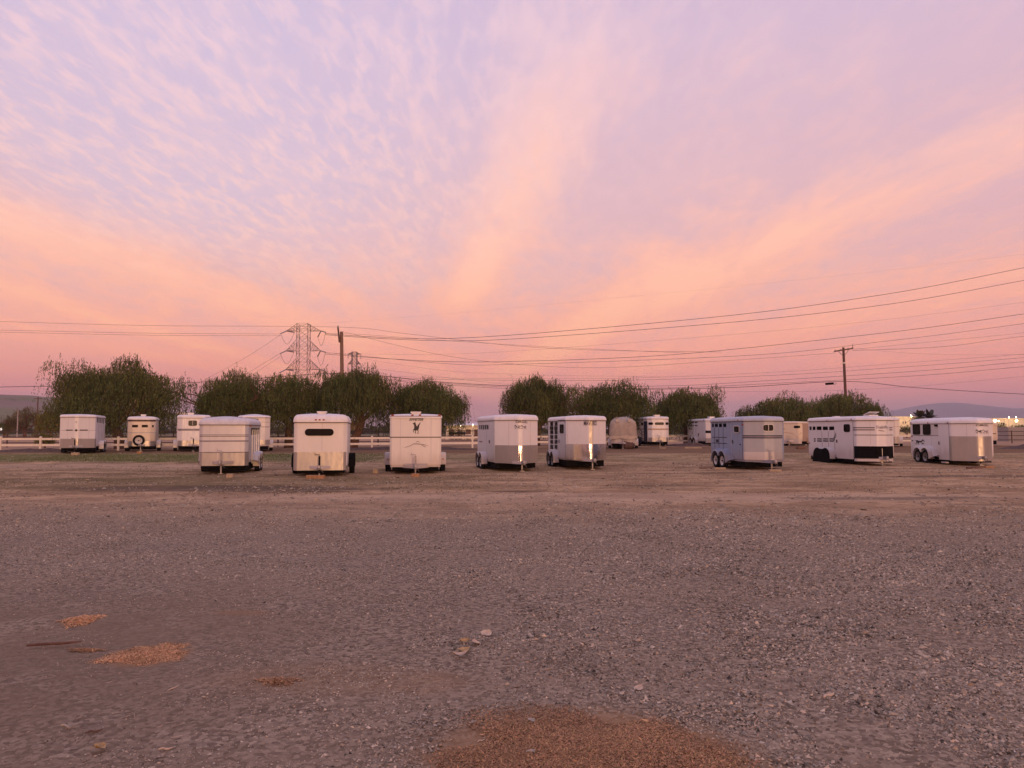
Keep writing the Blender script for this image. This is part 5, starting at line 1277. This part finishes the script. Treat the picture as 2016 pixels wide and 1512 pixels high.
# ------------------------------------------------------------------ buildings beyond the arena
def warehouse(u0, u1, y, v_top, dep, label, wins=(), mat='warehouse_wall'):
    a, c = at(u0, v_top, y), at(u1, v_top, y); root = empty('warehouse', (a.x, y, 0)); tag(root, label, 'warehouse', 'pale warehouses beyond the arena'); Wd = c.x-a.x; H_ = a.z
    MB().box(0, Wd, 0, dep, -.5, H_-.35).build('wall', mat, root); MB().box(-.15, Wd+.15, -.15, dep+.15, H_-.35, H_).build('roof', mat, root)
    for k in range(1, int(Wd//9)): MB().box(k*9-.05, k*9+.05, -.06, .02, 0, H_-.4).build('panel_joint', 'concrete_grey', root)
    for (uu, vv, wpx, hpx) in wins:
        q = at(uu, vv, y); w2, h2 = wpx*y/FPX/2, hpx*y/FPX/2; x = q.x-a.x
        wn = MB().box(x-w2, x+w2, -.10, .03, q.z-h2, q.z+h2).build('window', 'concrete_grey', root); MB().box(x-w2*.8, x+w2*.8, -.12, -.09, q.z-h2*.85, q.z+h2*.85).build('pane', 'tinted_glass', wn)
    return root
warehouse(1748, 1806, 250, 820, 30, 'pale floodlit warehouse seen left of the rightmost trailer', ((1778, 832, 1.6, 4.5), (1782.5, 832, 1.6, 4.5)))
warehouse(1925, 2120, 260, 823.5, 40, 'long pale floodlit warehouse at the right edge', ((1971.5, 834, 2.2, 3.4), (1975.5, 834, 2.2, 3.4), (2062, 834, 2.2, 3.4)))
def flood(u_, v_, y, mat, rad, power, label, col=(1,.72,.38), light_dy=0.0, post=True):
    p = at(u_, v_, y); root = empty('flood_lamp', (p.x, p.y, 0)); tag(root, label, 'lamp', 'lit lamps in the distance')
    if post: MB().tube([(0,0,-.2),(0,0,p.z-rad*.6)], .07, 6).build('post', 'steel_grey', root)
    MB().lathe([(.0,-rad),(rad*.7,-rad*.7),(rad,0),(rad*.7,rad*.7),(.0,rad)], 12, 'z', (0,0,p.z)).build('lamp_head', mat, root, smooth=80)
    if power:
        l = bpy.data.lights.new('lamp_light', 'POINT'); l.energy = power; l.color = col; l.shadow_soft_size = max(.3, rad*1.05)
        o = bpy.data.objects.new('lamp_light', l); COL.objects.link(o); o.parent = root; o.location = (0, -.2-rad*1.1, p.z)
flood(1794, 818, 246, 'lamp_warm', .2, 900, 'small lit floodlight on the roof edge of the left warehouse')
flood(1959, 828.5, 238, 'lamp_yellow', .5, 1300, 'large glowing yellow lamp above the round-nosed trailer')
flood(1966.5, 829, 245, 'lamp_warm', .25, 0, 'small bright lamp right of the yellow lamp')
flood(1986, 821.5, 256, 'lamp_white', .16, 400, 'left one of two small lamps on the right warehouse roof')
flood(2000.5, 821.5, 256, 'lamp_white', .16, 400, 'right one of two small lamps on the right warehouse roof')
flood(2001, 828.5, 250, 'lamp_yellow', .42, 700, 'yellow lamp above the dark tree at the right edge')
flood(2, 845, 120, 'lamp_white', .22, 0, 'white lamp low at the left edge', post=False)
# lit stable seen between trunks, with a parked flatbed in front
a, c = at(878, 834, 122), at(946, 834, 122); st_ = empty('stable', (a.x, 122, 0)); tag(st_, 'floodlit low stable glowing between the tree trunks right of the prancing horse trailer', 'stable')
MB().box(0, c.x-a.x, 0, 6, -.3, 2.5).build('wall', 'warehouse_wall', st_); MB().add([(-.4,-.5,2.5),(c.x-a.x+.4,-.5,2.5),(c.x-a.x+.4,6.4,2.9),(-.4,6.4,2.9),(-.4,-.5,2.62),(c.x-a.x+.4,-.5,2.62),(c.x-a.x+.4,6.4,3.02),(-.4,6.4,3.02)], [(3,2,1,0),(4,5,6,7),(0,1,5,4),(1,2,6,5),(2,3,7,6),(3,0,4,7)]).build('roof', 'roof_grey', st_)
for k in range(4): MB().box(.5+k*1.35, 1.3+k*1.35, -.04, .02, 0, 1.9).build('stall_door', 'bark', st_)
flood(884, 838.5, 119, 'lamp_warm', .09, 40, 'left lamp of the lit stable between the trunks')
flood(907.5, 838.6, 119, 'lamp_warm', .09, 40, 'middle lamp of the lit stable between the trunks')
flood(931, 836, 119, 'lamp_white', .09, 40, 'right lamp of the lit stable between the trunks')
p = at(899, 846, 112); fb = empty('flatbed_trailer', (p.x, 112, .35)); tag(fb, 'dark flatbed with three pale wheels before the lit stable', 'flatbed')
MB().box(-1.1, 1.3, -.8, .8, .75, 1.15).build('deck', 'black_paint', fb); MB().box(1.3, 2.3, -.6, .6, .62, .80).build('drawbar', 'vinyl_white', fb)
for x in (-.6, 0, .6): add_wheel(fb, x*.95, -.85, .36, .33, .2, 'rim_white', -1)
# bright canopy far left of the silver trailer
a, c = at(347, 812, 105), at(366.5, 812, 105); cn = empty('shade_canopy', (a.x, 105, 0)); tag(cn, 'bright white canopy roof showing between the two left trees', 'canopy')
MB().box(0, c.x-a.x, 0, 3, a.z-.3, a.z).build('roof', 'vinyl_white', cn)
for x in (.1, c.x-a.x-.1):
    for y in (.1, 2.9): MB().box(x-.05, x+.05, y-.05, y+.05, 0, a.z-.3).build('post', 'steel_grey', cn)
# plywood booth behind the fence
a = at(684.5, 829, 76); c = at(707, 847, 76); kb = empty('plywood_booth', (a.x, 76, 0)); tag(kb, 'orange plywood booth behind the fence right of the dark-windowed trailer', 'booth')
MB().box(0, c.x-a.x, 0, 1.2, c.z, a.z).build('box', 'wood_block', kb); MB().box(-.1, c.x-a.x+.1, -.1, 1.3, a.z, a.z+.06).build('lid', 'wood_block', kb)
for x in (.08, c.x-a.x-.08): MB().box(x-.06, x+.06, .1, .22, 0, c.z).build('leg', 'pipe_brown', kb)
# car and grey storage box at the right edge
p = at(1972, 858, 104); cr = empty('parked_car', (p.x, 104, gz(p.x, 104)-.05), R(12)); tag(cr, 'dark blue car parked beyond the round-nosed trailer at the right', 'car')
pr = [(-2.1,.35),(-2.15,.75),(-1.9,.95),(-1.35,1.02),(-.75,1.45),(.7,1.48),(1.35,1.05),(2.05,.92),(2.15,.6),(2.1,.35)]
n_ = len(pr); vs_ = [(x, -.85+(.12 if z > 1.1 else 0), z) for x, z in pr]+[(x, .85-(.12 if z > 1.1 else 0), z) for x, z in pr]
mk('body', vs_, [tuple(range(n_)), tuple(range(2*n_-1, n_-1, -1))]+[(k, n_+k, n_+(k+1) % n_, (k+1) % n_) for k in range(n_)], 'car_blue', cr)
for sy_ in (-1, 1):
    mk('window', [(-1.1, sy_*.80, 1.06), (-.7, sy_*.76, 1.38), (.62, sy_*.76, 1.40), (1.1, sy_*.80, 1.08)], [(0,1,2,3)], 'tinted_glass', cr)
    for x in (-1.35, 1.35): add_wheel(cr, x, sy_*.78, .31, .31, .2, 'rim_grey', sy_)
for y in (-.6, .6): MB().box(2.12, 2.18, y-.18, y+.18, .62, .76).build('headlight', 'vinyl_white', cr)
a, c = at(1985, 841, 98), at(2030, 852, 98); o = empty('storage_box', (a.x, 98, 0)); tag(o, 'long grey storage container at the right edge, below the warehouse', 'container')
MB().box(0, c.x-a.x, 0, 2.4, .25, a.z).build('shell', 'concrete_grey', o)
for k in range(9): MB().box(.15+k*.3, .22+k*.3, -.03, .01, .35, a.z-.12).build('rib', 'concrete_grey', o)
for x in (.2, c.x-a.x-.2): MB().box(x-.1, x+.1, 0, 2.4, -.1, .25).build('skid', 'steel_dark', o)
# earth bank along the right
def bank(cx, cy, rx, ry, h, seed):
    vs_, fs_ = [], []; nr_, na = 10, 40
    for i in range(nr_+1):
        for k in range(na):
            a = 2*math.pi*k/na; q = i/nr_*(1+.12*fbm(math.cos(a)*2+seed, math.sin(a)*2)); x, y = cx+math.cos(a)*rx*q, cy+math.sin(a)*ry*q
            vs_.append((x, y, gz(x, y)-.06+h*(math.cos(min(1, i/nr_)*math.pi)*.5+.5)*(1+.5*fbm(x*1.1, y*1.1+seed, 4))))
    for i in range(nr_):
        for k in range(na): k2 = (k+1) % na; fs_.append((i*na+k, i*na+k2, (i+1)*na+k2, (i+1)*na+k))
    return tag(mk('dirt_mound', vs_, fs_, 'dark_earth', smooth=180), kind='structure')
plain('dark_earth', (.085,.050,.038), .95, var=.35, scale=3, bump=.8)
bank(41, 56.5, 5.5, 1.6, .75, 1); bank(48, 57, 6, 1.6, .8, 5); bank(-31, 50, 6, 1.0, .22, 3); bank(-8, 55.0, 9, 1.2, .25, 6); bank(14.5, 62.5, 2.5, 1.2, .35, 9); bank(-39.5, 49.5, 4, 1.0, .25, 12)

# low scrub and roofs far off that read as one mass along the plain
sc_ = MB(); tint_ = []
r2 = np.random.default_rng(77); vt_, co_ = [], []
for k in range(520):
    y = r2.uniform(300, 620); x = r2.uniform(-.85, .85)*y; h = r2.uniform(1.5, 5.5); w3 = r2.uniform(3, 9)
    for j in range(26):
        c_ = np.array([x+r2.normal(0, w3*.4), y+r2.normal(0, 2), abs(r2.normal(0, h*.45))]); d1 = r2.normal(size=3)*.9; d2 = r2.normal(size=3)*.9
        vt_ += [c_-d1, c_+d2, c_+d1, c_-d2]; q = r2.uniform(.5, 1.2); co_.append((.06*q, .058*q, .03*q, 1))
o = link('far_scrub', leaf_mesh(np.array(vt_), np.array(co_)), 'leaves'); tag(o, 'belt of dark scrub along the far plain', 'scrub', kind='stuff')

# short dry grass and weeds on the parking ground
r3 = np.random.default_rng(5); n = 90000
gx_ = r3.uniform(-26, 24, n); gy_ = r3.uniform(20.5, 47, n)
dn = .55*vnoise(gx_+40, gy_, .35, 31)+.45*vnoise(gx_+40, gy_, 1.1, 32)
str_ = (gy_ > 38.5) & (gy_ < 46) & (gx_ < -7)
wt = np.where(str_, .95, np.clip((dn-.50)*3.2, 0, 1)*np.clip(1.0-(gx_+6)/26, .25, 1))
k = (r3.random(n) < wt) & (abs(gx_) < .72*gy_); gx_, gy_, str_ = gx_[k], gy_[k], str_[k]; n = len(gx_)
gh = r3.gamma(4, .008, n)*np.where(str_, 1.2, .7); ga = r3.uniform(0, 2*np.pi, n); gb = r3.normal(0, .5, (n,2))*gh[:,None]
gzb = np.array([gz(a, c)-.025 for a, c in zip(gx_, gy_)])
wq = r3.uniform(.008, .02, n); c_ = np.stack([gx_, gy_, gzb], 1); sd = np.stack([np.cos(ga)*wq, np.sin(ga)*wq, 0*ga], 1); tp = c_+np.stack([gb[:,0], gb[:,1], gh], 1)
vt_ = np.stack([c_-sd, c_+sd, tp+sd*.3, tp-sd*.3], 1).reshape(-1, 3); tq = np.clip(r3.normal(1, .25, n), .5, 1.7)
co_ = np.where(str_[:,None], np.array([.115,.135,.04]), np.array([.16,.135,.07]))*tq[:,None]
o = link('dry_grass', leaf_mesh(vt_, np.c_[co_, np.ones(n)]), 'leaves'); tag(o, 'short dry grass and weeds around the trailers, greener along the back row', 'grass', kind='stuff')

# ------------------------------------------------------------------ evening haze
hz = MB().box(-9500, 9500, -70, 9600, -8, 300).build('haze', None)
m = bpy.data.materials.new('haze_air'); m.use_nodes = True; nt = m.node_tree; nt.nodes.remove(nt.nodes['Principled BSDF'])
pv = nt.nodes.new('ShaderNodeVolumePrincipled'); pv.inputs['Color'].default_value = (.80,.78,.88,1); pv.inputs['Density'].default_value = .00017; pv.inputs['Anisotropy'].default_value = .0
nt.links.new(pv.outputs[0], nt.nodes['Material Output'].inputs['Volume']); hz.data.materials.append(m)
tag(hz, 'thin pale lavender evening haze', 'haze', kind='stuff')
